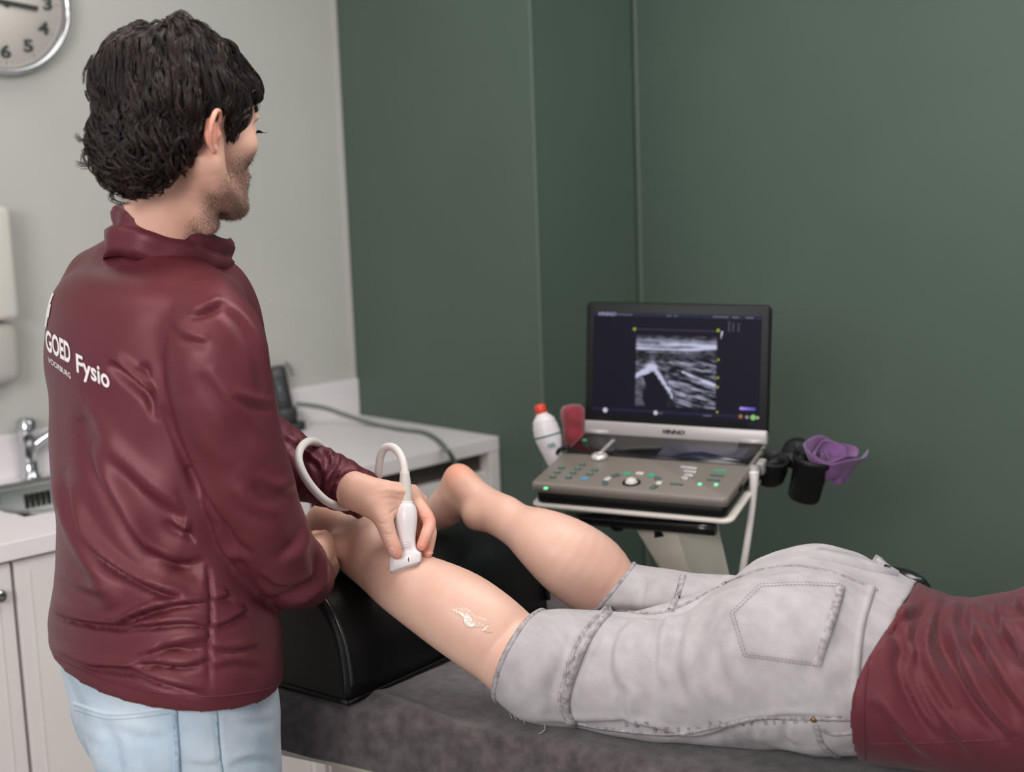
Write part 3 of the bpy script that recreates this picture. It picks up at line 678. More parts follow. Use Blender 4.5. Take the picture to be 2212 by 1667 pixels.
# tapering column, two tone faces, built as a real wedge
def wedge(pts_top, pts_bot): 
    n = len(pts_top); V = np.vstack([pts_top, pts_bot]); return V, [tuple(range(n))[::-1], tuple(range(n, 2*n))]+[(i, (i+1) % n, n+(i+1) % n, n+i) for i in range(n)]
dc = 2.68
top_ = [dd(1372, 1090, dc), dd(1452, 1092, dc-.07), dd(1545, 1095, dc), dd(1480, 1075, dc+.12)]
mid_ = [dd(1378, 1150, dc), dd(1464, 1152, dc-.07), dd(1556, 1156, dc), dd(1490, 1130, dc+.12)]
def drop(p, z, inx=0): return np.array([p[0]+inx, p[1], z])
b_c = (mid_[1]+mid_[3])/2+np.array([.03, 0, 0])
bot_ = [b_c+np.array([-.02, 0, 0]), b_c+np.array([0, -.07, 0]), b_c+np.array([.075, -.0, 0]), b_c+np.array([.03, .09, 0])]
bot_ = [drop(p, .72) for p in bot_]; bot2 = [drop(p, .1) for p in bot_]
V1 = wedge(mid_, bot_); V0 = wedge(top_, mid_); V2 = wedge(bot_, bot2)
obj('column', *merge(V0, V1, V2), mat('column_ivory', (228, 222, 208), .45), ct, smooth=False)
bc = b_c.copy(); bc[2] = 0
BM = frame(bc, wl*[1, 1, 0], z=Z3)
obj('trolley_base', *plate(.48, .46, .05, .06, BM, c=(0, 0, .1), bev=.01), mat('column_ivory', (0, 0, 0)), ct)
for x in (-.19, .19):
    for y in (-.18, .18):
        obj('caster', *lathe([(.005, -.012), (.036, -.012), (.038, 0), (.036, .012), (.005, .012)], 24, frz(tf(BM, [x, y, .038]), BM[:3, 1])), mat('black_rubber', (0, 0, 0)), ct)
obj('cable_post', *tube([dd(1187, 1085, 2.95), drop(dd(1189, 1180, 2.95), .9), drop(dd(1189, 1180, 2.95), .12)], .006, 10, 1), mblk, ct)
obj('cup_holder', *merge(tube([tf(BFm, (-LW/2-.0, -.03, -.04)), dd(1198, 992, 2.84), dd(1208, 972, 2.82), dd(1228, 966, 2.8)], .0045, 8)), mblk, ct)
# right side holders
hold_c = dd(1745, 1036, 2.70); ax = nrm(np.array([.22, -.12, 1.]))
HM = frz(hold_c, ax)
obj('probe_cup', *lathe([(.026, -.042), (.031, -.036), (.034, .03), (.038, .034), (.04, .044), (.034, .046), (.030, .03), (.027, -.03)], 30, HM, close=False), mblk, ct)
obj('probe_cup', *lathe([(.022, -.03), (.03, -.022), (.034, .0), (.033, .02), (.036, .024), (.03, .028), (.026, 0)], 30, frz(dd(1664, 1012, 2.72), (.1, -.35, 1.)), close=False), mblk, ct)
obj('holder_arm', *merge(tube([tf(BFm, (LW/2-.01, -.06, -.05)), dd(1672, 1000, 2.74), dd(1705, 990, 2.73), dd(1738, 1003, 2.72)], [.012, .014, .018, .02], 12), tube([dd(1700, 985, 2.74), dd(1722, 972, 2.74), dd(1745, 985, 2.73)], [.018, .026, .02], 12)), mblk, ct)
# probe plug with white cable on the machine's right side
pc = thing('plug_cable', 'white plug and cable hanging from the right side of the machine', 'cable', tf(BFm, (LW/2+.01, -.12, -.03)))
whp = mat('white_rubber', (222, 214, 210), .45)
obj('plug', *merge(box(.016, .03, .026, BFm, c=(LW/2+.01, -.085, -.015), bev=.004), tube([dd(1628, 1012, 2.66), dd(1628, 1025, 2.65), dd(1627, 1050, 2.65)], [.0115, .0115, .008], 14)), mat('grey_plug', (150, 145, 145), .4), pc)
obj('cable', *tube([dd(1628, 1018, 2.645), dd(1628, 1045, 2.645), dd(1624, 1100, 2.65), dd(1613, 1180, 2.65), dd(1602, 1250, 2.66), drop(dd(1590, 1300, 2.68), .7), drop(dd(1585, 1300, 2.7), .3)], [.0105, .0085, .0068, .0068, .0068, .0068, .0068], 14), whp, pc)
# gel bottle
gb = W(1203, 1014, 2.84); up = nrm(W(1170, 892, 2.84)-gb)
GB = frz(gb, up)
bt_ = thing('gel_bottle', 'white gel bottle with red cap leaning in the left holder', 'bottle', gb)
obj('bottle_body', *lathe([(.010, 0), (.014, .005), (.019, .03), (.0265, .062), (.0275, .078), (.026, .088), (.0262, .092), (.023, .1), (.0235, .104), (.017, .112), (.012, .117), (.011, .122)], 36, GB), mat('bottle_white', (218, 210, 214), .35), bt_)
obj('cap', *lathe([(.0115, .119), (.012, .120), (.0118, .134), (.010, .137), (.004, .139), (.001, .139)], 28, GB), mat('red_cap', (206, 62, 44), .4), bt_)
obj('label_band', *lathe([(.0272, .0705), (.0279, .071), (.0283, .0735), (.0281, .074)], 36, GB, close=False), mat('teal_ink', (50, 120, 125), .5), bt_)
tcur = []
for s0, yy_, zz in (('GEL', .0, .052), ('ultra', .0, .041)):
    V, Fc = text_geo(s0, .011, None, .0002, bold=.0002)
    rad = .0266 if zz > .05 else .0232
    ang = V[:, 0]/rad-math.pi/2+.1; V2_ = np.c_[(rad+V[:, 2]*1)*np.cos(ang), (rad+V[:, 2])*np.sin(ang), zz+V[:, 1]]; tcur.append((tf(GB, V2_), Fc))
obj('label_print', *tcur[0], mat('teal_ink', (0, 0, 0)), bt_, smooth=False)
# red cloth
rc = W(1240, 918, 2.93)
RCf = frz(rc, (-.06, .1, 1))
V, Fc = lathe([(.003, -.052), (.016, -.05), (.024, -.04), (.026, -.02), (.0235, .0), (.0265, .02), (.025, .034), (.018, .042), (.003, .044)], 40, RCf)
V += (rng.random(V.shape)-.5)*.0012
tag(obj('cleaning_cloth', V, Fc, mat('red_cloth', (150, 42, 56), .9, sheen=.4, bump=.8, bs=260, rgb2=(110, 28, 42), vs=60), loc=rc), 'rolled dark red cloth standing behind the left edge of the screen', 'cloth')

# purple cloth stuffed into the right-hand cup
pcn = W(1797, 984, 2.70); PCf = frz(pcn, (.12, -.42, 1)); nu, nv_ = 150, 12; V = []
for i in range(nu):
    t = i/(nu-1); a = t*2*math.pi*2.6+2.4; r_ = .006+.040*t**.8
    for j in range(nv_):
        q = j/(nv_-1); rr = r_+.010*q+.004*math.sin(a*2.3+q*3); h_ = (q-.5)*(.026+.012*t)+.006*math.sin(a*1.7+1)+.004*math.sin(a*4)-.010*(1-t)
        V.append((rr*math.cos(a)*1.12, rr*math.sin(a)*.9, h_))
Fc = [(i*nv_+j, (i+1)*nv_+j, (i+1)*nv_+j+1, i*nv_+j+1) for i in range(nu-1) for j in range(nv_-1)]
purple = mat('purple_cloth', (122, 80, 132), .85, sheen=.3, bump=.5, bs=300, rgb2=(106, 68, 116), vs=40)
G_ = [(x, y) for x in np.linspace(0, 1, 14) for y in np.linspace(0, 1, 12)]
ex0, ex1, ey0, ey1 = W(1772, 1000, 2.68), W(1845, 1004, 2.68), W(1800, 1048, 2.69), W(1832, 1040, 2.69)
V2_ = [((ex0*(1-x)+ex1*x)*(1-y)+(ey0*(1-x)+ey1*x)*y)+np.array([0, -1, 0])*.006*math.sin(x*9+y*4) for x, y in G_]
F2_ = [(i*12+j, (i+1)*12+j, (i+1)*12+j+1, i*12+j+1) for i in range(13) for j in range(11)]
pco = tag(obj('folded_cloth', *merge((tf(PCf, V), Fc), (np.array(V2_), F2_)), purple, loc=pcn), 'crumpled purple cloth stuffed into the holder right of the machine', 'cloth')
sm = pco.modifiers.new('t', 'SOLIDIFY'); sm.thickness = .0022
# ================================================================ person lying on the table
def zrow(xa, ya, xb, yb, z, rt=.95): return (xa, ya, xb, yb, proj(onz((xa+xb)/2, (ya+yb)/2, z))[2][0], rt)
def Wz(px, py, z): return onz(px, py, z)
skin = mat('pale_skin', (224, 184, 166), .44, sss=.12, rgb2=(215, 168, 150), vs=14, bump=.12, bs=600, spec=.4)
PE = nrm(np.array([.905, -.425, 0.])); PW = np.array([-PE[1], PE[0], 0.])   # towards the head, towards the far side
near_leg = [zrow(770, 1118, 718, 1212, 1.025), zrow(812, 1140, 745, 1238, 1.015), zrow(858, 1172, 785, 1272, 1.005), zrow(910, 1198, 830, 1315, .99), zrow(970, 1216, 888, 1360, .97), zrow(1035, 1243, 945, 1403, .95),
            zrow(1090, 1281, 1002, 1443, .925), zrow(1130, 1318, 1055, 1480, .90), zrow(1168, 1348, 1100, 1516, .885), zrow(1225, 1350, 1165, 1545, .88), zrow(1310, 1345, 1250, 1560, .88)]
far_leg = [zrow(1052, 1060, 1022, 1142, 1.035), zrow(1088, 1079, 1060, 1154, 1.03), zrow(1150, 1096, 1103, 1184, 1.015), zrow(1215, 1111, 1140, 1227, 1.0), zrow(1278, 1137, 1176, 1268, .975), zrow(1330, 1172, 1215, 1300, .945),
           zrow(1368, 1222, 1258, 1330, .91), zrow(1420, 1262, 1310, 1370, .885), zrow(1500, 1285, 1400, 1400, .88)]
fb = Field(W(600, 1000, 2.3)-[.12, .35, .3], W(1700, 1500, 2.0)+[.02, .45, .3], .0034)
for rows in (near_leg, far_leg): fb.ell_chain(*edge_chain(rows, 4), k=.012)
def foot(heel, toe, ank, w, k=.02, dn=0):
    heel, toe, ank = map(np.asarray, (heel, toe, ank)); ax = nrm(toe-heel)
    side = nrm(np.cross(ax, ank-heel)); up_ = nrm(np.cross(side, ax)); L = np.linalg.norm(toe-heel)
    if up_@(ank-heel) < 0: up_ = -up_
    # sections heel -> ball -> toes; half width, half height, centre lift
    T = [(.0, .026, .026, .012), (.12, .031, .032, .012), (.3, .032, .034, .012), (.5, .036, .028, .006), (.7, .043, .021, .0), (.85, .044, .015, -.003), (.97, .038, .010, -.005)]
    C = [heel+ax*L*t+up_*l for t, a, b, l in T]
    fb.ell_chain(np.array(C), np.tile(side, (len(T), 1)), np.array([q[1] for q in T])*w, np.array([q[2] for q in T])*w, k=k)
    for i, (o_, r_) in enumerate(((-.032, .012), (-.016, .0095), (-.002, .009), (.012, .0085), (.025, .008))):
        b_ = heel+ax*L*.93+side*o_*w*1.05-up_*.003; fb.limb([b_, b_+ax*(.030-.004*i)-up_*.002, b_+ax*(.045-.005*i)-up_*.006], [r_, r_, r_*.9], k=.004)
# near foot: heel up, toes hanging over the far slope of the bolster
aN = (np.array(onz(745, 1165, 1.03))); hN = W(700, 1118, 2.225); tN = hN+np.array([-.13, .10, -.15])*1.12
foot(hN, tN, aN, 1.0)
fb.limb([W(800, 1165, 2.17), W(758, 1146, 2.20), W(722, 1128, 2.225), W(700, 1122, 2.235)], [.030, .026, .026, .026], k=.02)
fb.ellipsoid(W(722, 1176, 2.168), (.0165, .014, .019), k=.02)
# far foot
dF = proj(onz(1030, 1095, 1.04))[2][0]
hF = W(992, 1042, dF+.02); tF = W(876, 1178, dF+.13)
foot(hF, tF, onz(1035, 1100, 1.04), 1.0, dn=1)
fb.limb([W(1090, 1105, dF-.03), W(1045, 1082, dF), W(1012, 1055, dF+.012), W(990, 1032, dF+.02)], [.026, .024, .024, .0245], k=.022)
fb.ellipsoid(W(1022, 1118, dF-.025), (.014, .013, .016), k=.02)
V1, F1 = fb.mesh(2)
# the rest of the body inside the clothes, out of the picture to the right
hipc = Wz(1760, 1410, .93)
fb2 = Field(hipc-[.85, .85, .16], hipc+[1.25, .45, .2], .009)
fb2.ell_chain(*edge_chain([zrow(1210, 1352, 1155, 1545, .88), zrow(1375, 1350, 1350, 1565, .883), zrow(1540, 1345, 1550, 1560, .895)], 3), k=.02)
fb2.ell_chain(*edge_chain([zrow(1410, 1262, 1300, 1360, .887), zrow(1560, 1275, 1520, 1400, .89), zrow(1680, 1260, 1690, 1420, .90)], 3), k=.02)
def bodyc(px, ym, z): return Wz(px, ym, z)
torso = [(-.10, .125, .08, .912), (0, .145, .10, .925), (.10, .13, .085, .908), (.2, .125, .078, .902), (.32, .145, .10, .918), (.44, .165, .105, .925), (.52, .15, .085, .93), (.57, .06, .06, .935), (.63, .055, .058, .93)]
fb2.ell_chain(np.array([np.r_[(hipc+PE*t)[:2], z] for t, a, b, z in torso]), np.tile(PW, (len(torso), 1)), np.array([q[1] for q in torso]), np.array([q[2] for q in torso]), k=.02)
hd = np.r_[(hipc+PE*.74)[:2], .925]; HR = np.stack([PE, PW, Z3], 1)
fb2.ellipsoid(hd, (.115, .078, .095), HR, k=.02)
fb2.ellipsoid(hd-Z3*.05+PE*.02, (.08, .055, .06), HR, k=.02)
for sg in (-1, 1):
    s0 = np.r_[(hipc+PE*.48+PW*sg*.17)[:2], .90]; e0 = s0+PE*.16+PW*sg*.16-Z3*.045; h0_ = s0+PE*.36+PW*sg*.06-Z3*.05
    fb2.limb([s0, e0, h0_], [.05, .04, .03], k=.02)
    for j in range(4): fb2.limb([h0_+PW*(j-1.5)*.018, h0_+PE*.07+PW*(j-1.5)*.02, h0_+PE*.11+PW*(j-1.5)*.02-Z3*.01], .009, k=.008)
    fb2.limb([h0_, h0_+PE*.04-PW*sg*.05], .011, k=.008)
V2, F2 = fb2.mesh(1)
pat = thing('person', 'person lying face down in rolled pale grey jeans and maroon top', 'person', np.r_[hipc[:2], ZT])
Vb = np.vstack([V1, V2]); Fb = np.vstack([F1, F2+len(V1)])
obj('body', Vb, Fb, skin, pat)
castleg = Cast(V1, F1)
heel_ = np.zeros(len(Vb))
for c_, r_ in ((W(985, 1018, dF+.01), .035), (hN, .03), (W(722, 1176, 2.168), .018)): heel_ = np.maximum(heel_, np.exp(-(np.linalg.norm(Vb-c_, axis=1)/r_)**2))
bo = bpy.data.objects[-1] if False else [o for o in COL.objects if o.parent == pat and o.name.startswith('body')][0]
ca = bo.data.color_attributes.new('warm_zones', 'FLOAT_COLOR', 'POINT'); ca.data.foreach_set('color', np.c_[heel_, heel_, heel_, np.ones(len(Vb))].ravel().astype(np.float32))
nt = skin.node_tree; p = nt.nodes['Principled BSDF']; lk = p.inputs['Base Color'].links[0]; s0_ = lk.from_socket; at = nt.nodes.new('ShaderNodeAttribute'); at.attribute_name = 'warm_zones'
mx = nt.nodes.new('ShaderNodeMix'); mx.data_type = 'RGBA'; nt.links.new(at.outputs['Fac'], mx.inputs['Factor']); nt.links.new(s0_, mx.inputs['A']); mx.inputs['B'].default_value = (*lin((226, 158, 132)), 1); nt.links.new(mx.outputs['Result'], p.inputs['Base Color'])
# smear of clear gel on the calf
def gel(cx_, cy_, rx, ry, rot, seed, hgt):
    g = np.random.default_rng(seed); P = [castleg.hit(cx_, cy_)]; n = 26; V = []; rings = 6; ca, sa = math.cos(rot), math.sin(rot)
    ph = g.random(4)*6
    for k in range(rings+1):
        for i in range(n):
            a = 2*math.pi*i/n; rr = (k/rings)*(1+.25*math.sin(3*a+ph[0])+.15*math.sin(5*a+ph[1])); x, y = rx*rr*math.cos(a), ry*rr*math.sin(a)
            h, nn = castleg.hit(cx_+x*ca-y*sa, cy_+x*sa+y*ca)
            if h is None: h, nn = P[-1]
            V.append(h+nn*(hgt*(1-(k/rings)**2)*(1+.5*math.sin(9*x/rx+ph[2])*math.cos(8*y/ry+ph[3]))+(.0003 if k < rings else -.0006)))
    return np.array(V), [(k*n+i, k*n+(i+1) % n, (k+1)*n+(i+1) % n, (k+1)*n+i) for k in range(rings) for i in range(n)]
gm = mat('clear_gel', (222, 181, 163), .12, spec=.9, bump=.5, bs=150)
gl = merge(gel(1020, 1338, 40, 17, .5, 1, .0006), gel(1052, 1360, 12, 8, .3, 3, .0005), gel(984, 1318, 9, 5, .3, 4, .0004))
tag(obj('gel_smear', *gl, gm, loc=castleg.hit(1022, 1336)[0]), 'glistening smear of clear gel on the bare near calf', 'gel', kind='stuff')
# ---------------------------------------------------------------- rolled jeans
jc = [np.r_[Wz(1600, 1428, .915)[:2], .915], np.r_[Wz(1690, 1409, .925)[:2], .925], np.r_[Wz(1780, 1412, .93)[:2], .93], np.r_[Wz(1880, 1424, .925)[:2], .925], np.r_[Wz(1990, 1440, .92)[:2], .92]]
fj = Field(Wz(1050, 1450, .88)-[.05, .42, .12], Wz(2050, 1400, .95)+[.05, .5, .2], .0042)
fj.ell_chain(*edge_chain([zrow(1146, 1338, 1086, 1512, .885, .92), zrow(1192, 1324, 1140, 1556, .885, .92), zrow(1238, 1318, 1192, 1564, .885, .92), zrow(1300, 1322, 1250, 1572, .883), zrow(1400, 1322, 1355, 1592, .888), zrow(1490, 1300, 1470, 1604, .895), zrow(1590, 1285, 1600, 1612, .90, .8), zrow(1690, 1285, 1700, 1612, .90, .8)], 4), k=.012)
fj.ell_chain(*edge_chain([zrow(1350, 1224, 1246, 1332, .905), zrow(1400, 1232, 1300, 1360, .90), zrow(1480, 1240, 1400, 1400, .895), zrow(1560, 1246, 1500, 1420, .90), zrow(1650, 1245, 1600, 1440, .90)], 4), k=.012)
fj.ell_chain(np.array(jc), np.tile(PW, (5, 1)), np.array([.15, .172, .18, .172, .16]), np.array([.10, .118, .128, .118, .105]), k=.03)
# two buttocks
for sg, px in ((-1, 0), (1, 0)):
    c = np.r_[(jc[2]-PE*.03+PW*sg*.078)[:2], .985]; fj.ellipsoid(c, (.095, .082, .068), HR, k=.05)
# cut the leg openings square, perpendicular to each leg
n1 = nrm(near_leg_dir := (edge_chain(near_leg, 1)[0][9]-edge_chain(near_leg, 1)[0][6])); c1 = edge_chain([zrow(1156, 1345, 1090, 1508, .885)]*2, 1)[0][0]
nf = edge_chain(far_leg, 1)[0]; n2 = nrm(nf[7]-nf[5]); c2 = (W(1370, 1230, 1)*0)+edge_chain([zrow(1368, 1228, 1256, 1325, .905)]*2, 1)[0][0]
wend = np.array([hipc[0], hipc[1], .93])+PE*.104
def cutj(X, Y, Z):
    near = Y < (c1[1]+c2[1])/2+(X-c1[0])*-.2
    d1 = -((X-c1[0])*n1[0]+(Y-c1[1])*n1[1]+(Z-c1[2])*n1[2]); d2 = -((X-c2[0])*n2[0]+(Y-c2[1])*n2[1]+(Z-c2[2])*n2[2])
    return np.maximum(np.where(near, d1, np.where(X < .25, d2, -.1)), (X-wend[0])*PE[0]+(Y-wend[1])*PE[1]-np.maximum(Z-.925, 0)**2*2.2)
fj.cut(cutj)
fj.cut(lambda X, Y, Z: (ZT+.0075)-Z+0*X+0*Y)
Vj, Fj = fj.mesh(2)
jf = [([(1310, 1318), (1268, 1372), (1232, 1450), (1216, 1520), (1232, 1566)], .007, 9, 'r'),
      ([(1330, 1330), (1286, 1385), (1252, 1450), (1240, 1520), (1250, 1566)], .004, 9, 'v'),
      ([(1250, 1340), (1225, 1400), (1195, 1480), (1190, 1550)], .003, 12, 'v'), ([(1200, 1350), (1180, 1420), (1160, 1500)], .002, 14, 'r'),
      ([(1380, 1325), (1335, 1370), (1322, 1430), (1340, 1500)], .0035, 14, 's'), ([(1440, 1310), (1425, 1370), (1420, 1440), (1428, 1480)], .003, 13, 's'),
      ([(1500, 1300), (1480, 1350), (1470, 1430), (1490, 1520)], .0022, 16, 's'), ([(1360, 1480), (1350, 1540), (1370, 1580)], .0025, 14, 's'),
      ([(1255, 1325), (1330, 1318), (1420, 1322), (1490, 1300), (1560, 1262), (1610, 1245)], .006, 9, 'v'),
      ([(1395, 1240), (1388, 1280), (1378, 1310)], .002, 8, 'v'), ([(1560, 1250), (1530, 1275), (1500, 1295)], .003, 12, 's'), ([(1590, 1235), (1550, 1262), (1520, 1280)], .002, 9, 'r'),
      ([(1700, 1560), (1700, 1590), (1720, 1612)], .003, 10, 's'), ([(1640, 1560), (1630, 1590), (1650, 1615)], .0025, 10, 's'), ([(1580, 1565), (1575, 1590), (1590, 1612)], .002, 10, 's'),
      ([(1790, 1250), (1800, 1330), (1780, 1420)], .0015, 20, 'r'), ([(1560, 1380), (1570, 1440), (1600, 1500)], .0015, 20, 's'),
      ([(1140, 1560), (1350, 1560), (1500, 1590), (1600, 1562), (1700, 1545), (1840, 1552)], .003, 9, 's')]
Vj = fold(Vj, Fj, [(a, b*1.7 if i > 1 else b, c, d) for i, (a, b, c, d) in enumerate(jf)])
N = normals(Vj, Fj); Vj += N*(.0006*np.sin(Vj[:, 0]*61+Vj[:, 1]*43)+.0005*np.sin(Vj[:, 0]*93-Vj[:, 2]*120))[:, None]
denim = mat('pale_grey_denim', (187, 181, 184), .85, rgb2=(170, 164, 168), vs=34, bump=.55, bs=900, spec=.2, sheen=.1, stretch=(1, 1.6, 1))
seam = mat('denim_seam', (184, 178, 181), .85, rgb2=(132, 126, 130), vs=120, bump=.5, bs=500, spec=.2)
stitch = mat('grey_stitch', (120, 113, 117), .8)
jn = obj('jeans', Vj, Fj, denim, pat); cj = Cast(Vj, Fj)
def ribbon(cst, pts, w, lift=.0006, t=.0009, step=5, sm=6):
    """flat strip of cloth lying on the surface"""
    L = cst.line(pts, step, sm)
    if len(L) < 3: return np.zeros((0, 3)), []
    H = np.array([a for a, b in L]); Nn = np.array([b for a, b in L]); T = np.gradient(H, axis=0); T = nrm_rows(T); S_ = nrm_rows(np.cross(Nn, T)); V = []
    for i in range(len(H)):
        b_ = H[i]+Nn[i]*lift
        V += [b_-S_[i]*w/2-Nn[i]*lift*1.5, b_-S_[i]*w*.42+Nn[i]*t, b_+S_[i]*w*.42+Nn[i]*t, b_+S_[i]*w/2-Nn[i]*lift*1.5]
    return np.array(V), [(4*i+j, 4*i+j+1, 4*i+j+5, 4*i+j+4) for i in range(len(H)-1) for j in range(3)]
def dashes(cst, pts, L=.0032, gap=.0018, r=.00035, lift=.0008, sm=6):
    ln = cst.line(pts, 3, sm); out = []
    if len(ln) < 3: return np.zeros((0, 3)), []
    H = np.array([a+b*lift for a, b in ln]); s_ = np.r_[0, np.cumsum(np.linalg.norm(np.diff(H, axis=0), axis=1))]; q = 0
    while q+L < s_[-1]:
        P = [np.array([np.interp(x, s_, H[:, i]) for i in range(3)]) for x in (q, q+L)]; out.append(tube(P, r, 4, 1)); q += L+gap
    return merge(*out)
# back pocket: a stitched patch
pk = [(1822, 1262), (1800, 1340), (1768, 1442), (1690, 1432), (1604, 1420), (1575, 1325), (1640, 1262), (1730, 1258), (1822, 1262)]
def patch(cst, poly_, lift, n=46):
    P = np.array(poly_, float); c = P[:-1].mean(0); Q = []
    for i in range(len(P)-1):
        for j in range(8): Q.append(P[i]+(P[i+1]-P[i])*j/8)
    Q = np.array(Q); V = []; R_ = 10
    for k in range(R_+1):
        for q in Q:
            f = k/R_; p = c+(q-c)*f; h, nn = cst.hit(*p); 
            if h is None: h, nn = V0_
            V0_ = (h, nn); nn = nn if nn@(CAM-h) > 0 else -nn
            V.append(h+nn*(lift if k < R_ else -.0008))
    m = len(Q); return np.array(V), [(k*m+i, k*m+(i+1) % m, (k+1)*m+(i+1) % m, (k+1)*m+i) for k in range(R_) for i in range(m)]
pocket = obj('back_pocket', *patch(cj, pk, .0022), denim, jn)
def inset(P, f):
    P = np.array(P[:-1], float); c = P.mean(0); Q = c+(P-c)*f; return [tuple(q) for q in Q]+[tuple(Q[0])]
V, Fc = dashes(cj, inset(pk, .965), lift=.0032, sm=1); obj('pocket_stitching', V, Fc, stitch, pocket)
V, Fc = dashes(cj, inset(pk, .90), lift=.0032, sm=1); obj('pocket_stitching', V, Fc, stitch, pocket)
hemp = [(1816, 1268), (1795, 1340), (1764, 1436)]; obj('pocket_hem', *ribbon(cj, hemp, .012, .0022, .0016), seam, pocket)
# seams
obj('side_seam', *merge(ribbon(cj, [(1236, 1560), (1300, 1572), (1400, 1583), (1470, 1584), (1560, 1566), (1640, 1550), (1740, 1551), (1843, 1553)], .006, .0006, .0016), ), seam, jn)
obj('yoke_seam', *ribbon(cj, [(1560, 1262), (1640, 1232), (1720, 1223), (1800, 1238), (1850, 1256), (1895, 1275)], .005, .0006, .0014), seam, jn)
obj('cuff_seam', *merge(ribbon(cj, [(1316, 1318), (1270, 1372), (1236, 1450), (1219, 1520), (1236, 1566)], .015, .001, .003), ribbon(cj, [(1312, 1316), (1268, 1364), (1230, 1440), (1211, 1515)], .005, .002, .005)), seam, jn)
obj('cuff_seam', *merge(ribbon(cj, [(1476, 1246), (1465, 1285), (1450, 1318)], .010, .001, .003)), seam, jn)
obj('centre_seam', *ribbon(cj, [(1330, 1319), (1420, 1323), (1490, 1300), (1550, 1268)], .004, .0004, .001), seam, jn)
obj('waistband', *merge(ribbon(cj, [(1760, 1199), (1830, 1212), (1880, 1226), (1925, 1236)], .030, .003, .0045, sm=4), ribbon(cj, [(1884, 1268), (1862, 1340), (1853, 1400), (1848, 1480), (1845, 1548)], .010, .001, .002)), denim, jn)
obj('belt_loop', *ribbon(cj, [(1884, 1206), (1898, 1224), (1912, 1236)], .012, .005, .006), seam, jn)
# hem edges of the cuffs: a soft rolled rim following each opening
def rim(c, n, r, th, cst=None):
    # intersect the cut plane with the jeans mesh by taking its near vertices
    d = np.abs((Vj-c)@n); m = (d < .0045) & (np.linalg.norm(Vj-c, axis=1) < r); P = Vj[m]-c
    a = nrm(np.cross(n, Z3)); b = np.cross(n, a); ang = np.arctan2(P@b, P@a); rad = np.hypot(P@b, P@a); K = 48; out = []
    for i in range(K):
        t = -math.pi+2*math.pi*i/K; q = np.abs((ang-t+math.pi) % (2*math.pi)-math.pi) < .12
        rr = np.percentile(rad[q], 90) if q.any() else (out[-1][1] if out else .07); out.append((t, rr))
    R_ = np.array([o_[1] for o_ in out]); R_ = np.convolve(np.r_[R_[-2:], R_, R_[:2]], np.ones(5)/5, 'valid')
    P = [c+a*math.cos(t)*rr+b*math.sin(t)*rr for (t, _), rr in zip(out, R_)]; P.append(P[0]); P.append(P[1]); return tube(P, th, 8, 2, cap=False)
obj('rolled_cuff', *rim(c1+n1*.003, n1, .13, .0045), seam, jn)
obj('rolled_cuff', *rim(c2+n2*.003, n2, .10, .0035), seam, jn)
fr = [tube([p, p+np.array([.002, -.004, -.006])+rng.normal(size=3)*.002, p+np.array([.0, -.006, -.009])+rng.normal(size=3)*.004], .0004, 4, 3) for p in [onz(1100+i*9, 1540+(i % 4)*2+i*1.3, .812) for i in range(11)]]
fr.append(tube([onz(1172, 1560, .812), onz(1178, 1572, .81), onz(1172, 1580, .807), onz(1164, 1584, .807)], .0006, 5, 4))
obj('frayed_threads', *merge(*fr), mat('thread_white', (215, 210, 212), .8), jn)
rv = cj.hit(1758, 1552)
if rv[0] is not None:
    nn = rv[1] if rv[1]@(CAM-rv[0]) > 0 else -rv[1]; obj('rivet', *lathe([(.004, 0), (.004, .0022), (.002, .003), (.0003, .003)], 16, frz(rv[0]+nn*.001, nn)), mat('brass', (150, 118, 80), .35, .9), jn)
obj('front_pocket_edge', *merge(ribbon(cj, [(1762, 1566), (1772, 1600), (1790, 1622), (1815, 1636)], .008, .0006, .0018), ribbon(cj, [(1775, 1575), (1800, 1585), (1840, 1582)], .004, .0006, .0016)), seam, jn)
wash = mat('seam_wash', (142, 138, 144), .85)
obj('wash_marks', *merge(*[ribbon(cj, [(x, y), (x+2, y+h)], .004+.003*rng.random(), .0002, .0003, sm=2) for x, y, h in [(1350+k*23+rng.integers(-5, 5), 1562+(8 if 1400 < 1350+k*23 < 1520 else -4-max(0, k-9)*1.1), 12) for k in range(21)]]), wash, jn)
# belt showing at the far side of the waist
bl = [onz(1912, 1232, 1.006), onz(1938, 1240, 1.008), onz(1965, 1250, 1.006), onz(1992, 1264, 1.0), onz(2008, 1276, .99)]
obj('belt', *tube(bl, [.008, .013, .015, .012, .006], 14, 5, flat=.8), mat('black_leather', (20, 20, 23), .22, spec=.6), pat)
# ---------------------------------------------------------------- maroon top of the lying person
maroon = mat('maroon_fabric', (94, 42, 49), .48, sheen=.1, bump=.25, bs=900, spec=.3, rgb2=(85, 36, 43), vs=9)
maroon.node_tree.nodes['Principled BSDF'].inputs['Specular Tint'].default_value = (1, .55, .6, 1)
ft = Field(hipc+[-.02, -.75, -.16], hipc+[.92, .38, .22], .005)
tj = [(.085, .184, .120, .924), (.12, .182, .112, .917), (.15, .179, .106, .912), (.2, .178, .104, .910), (.28, .182, .113, .92), (.36, .195, .134, .942), (.46, .205, .138, .945), (.55, .17, .10, .938)]
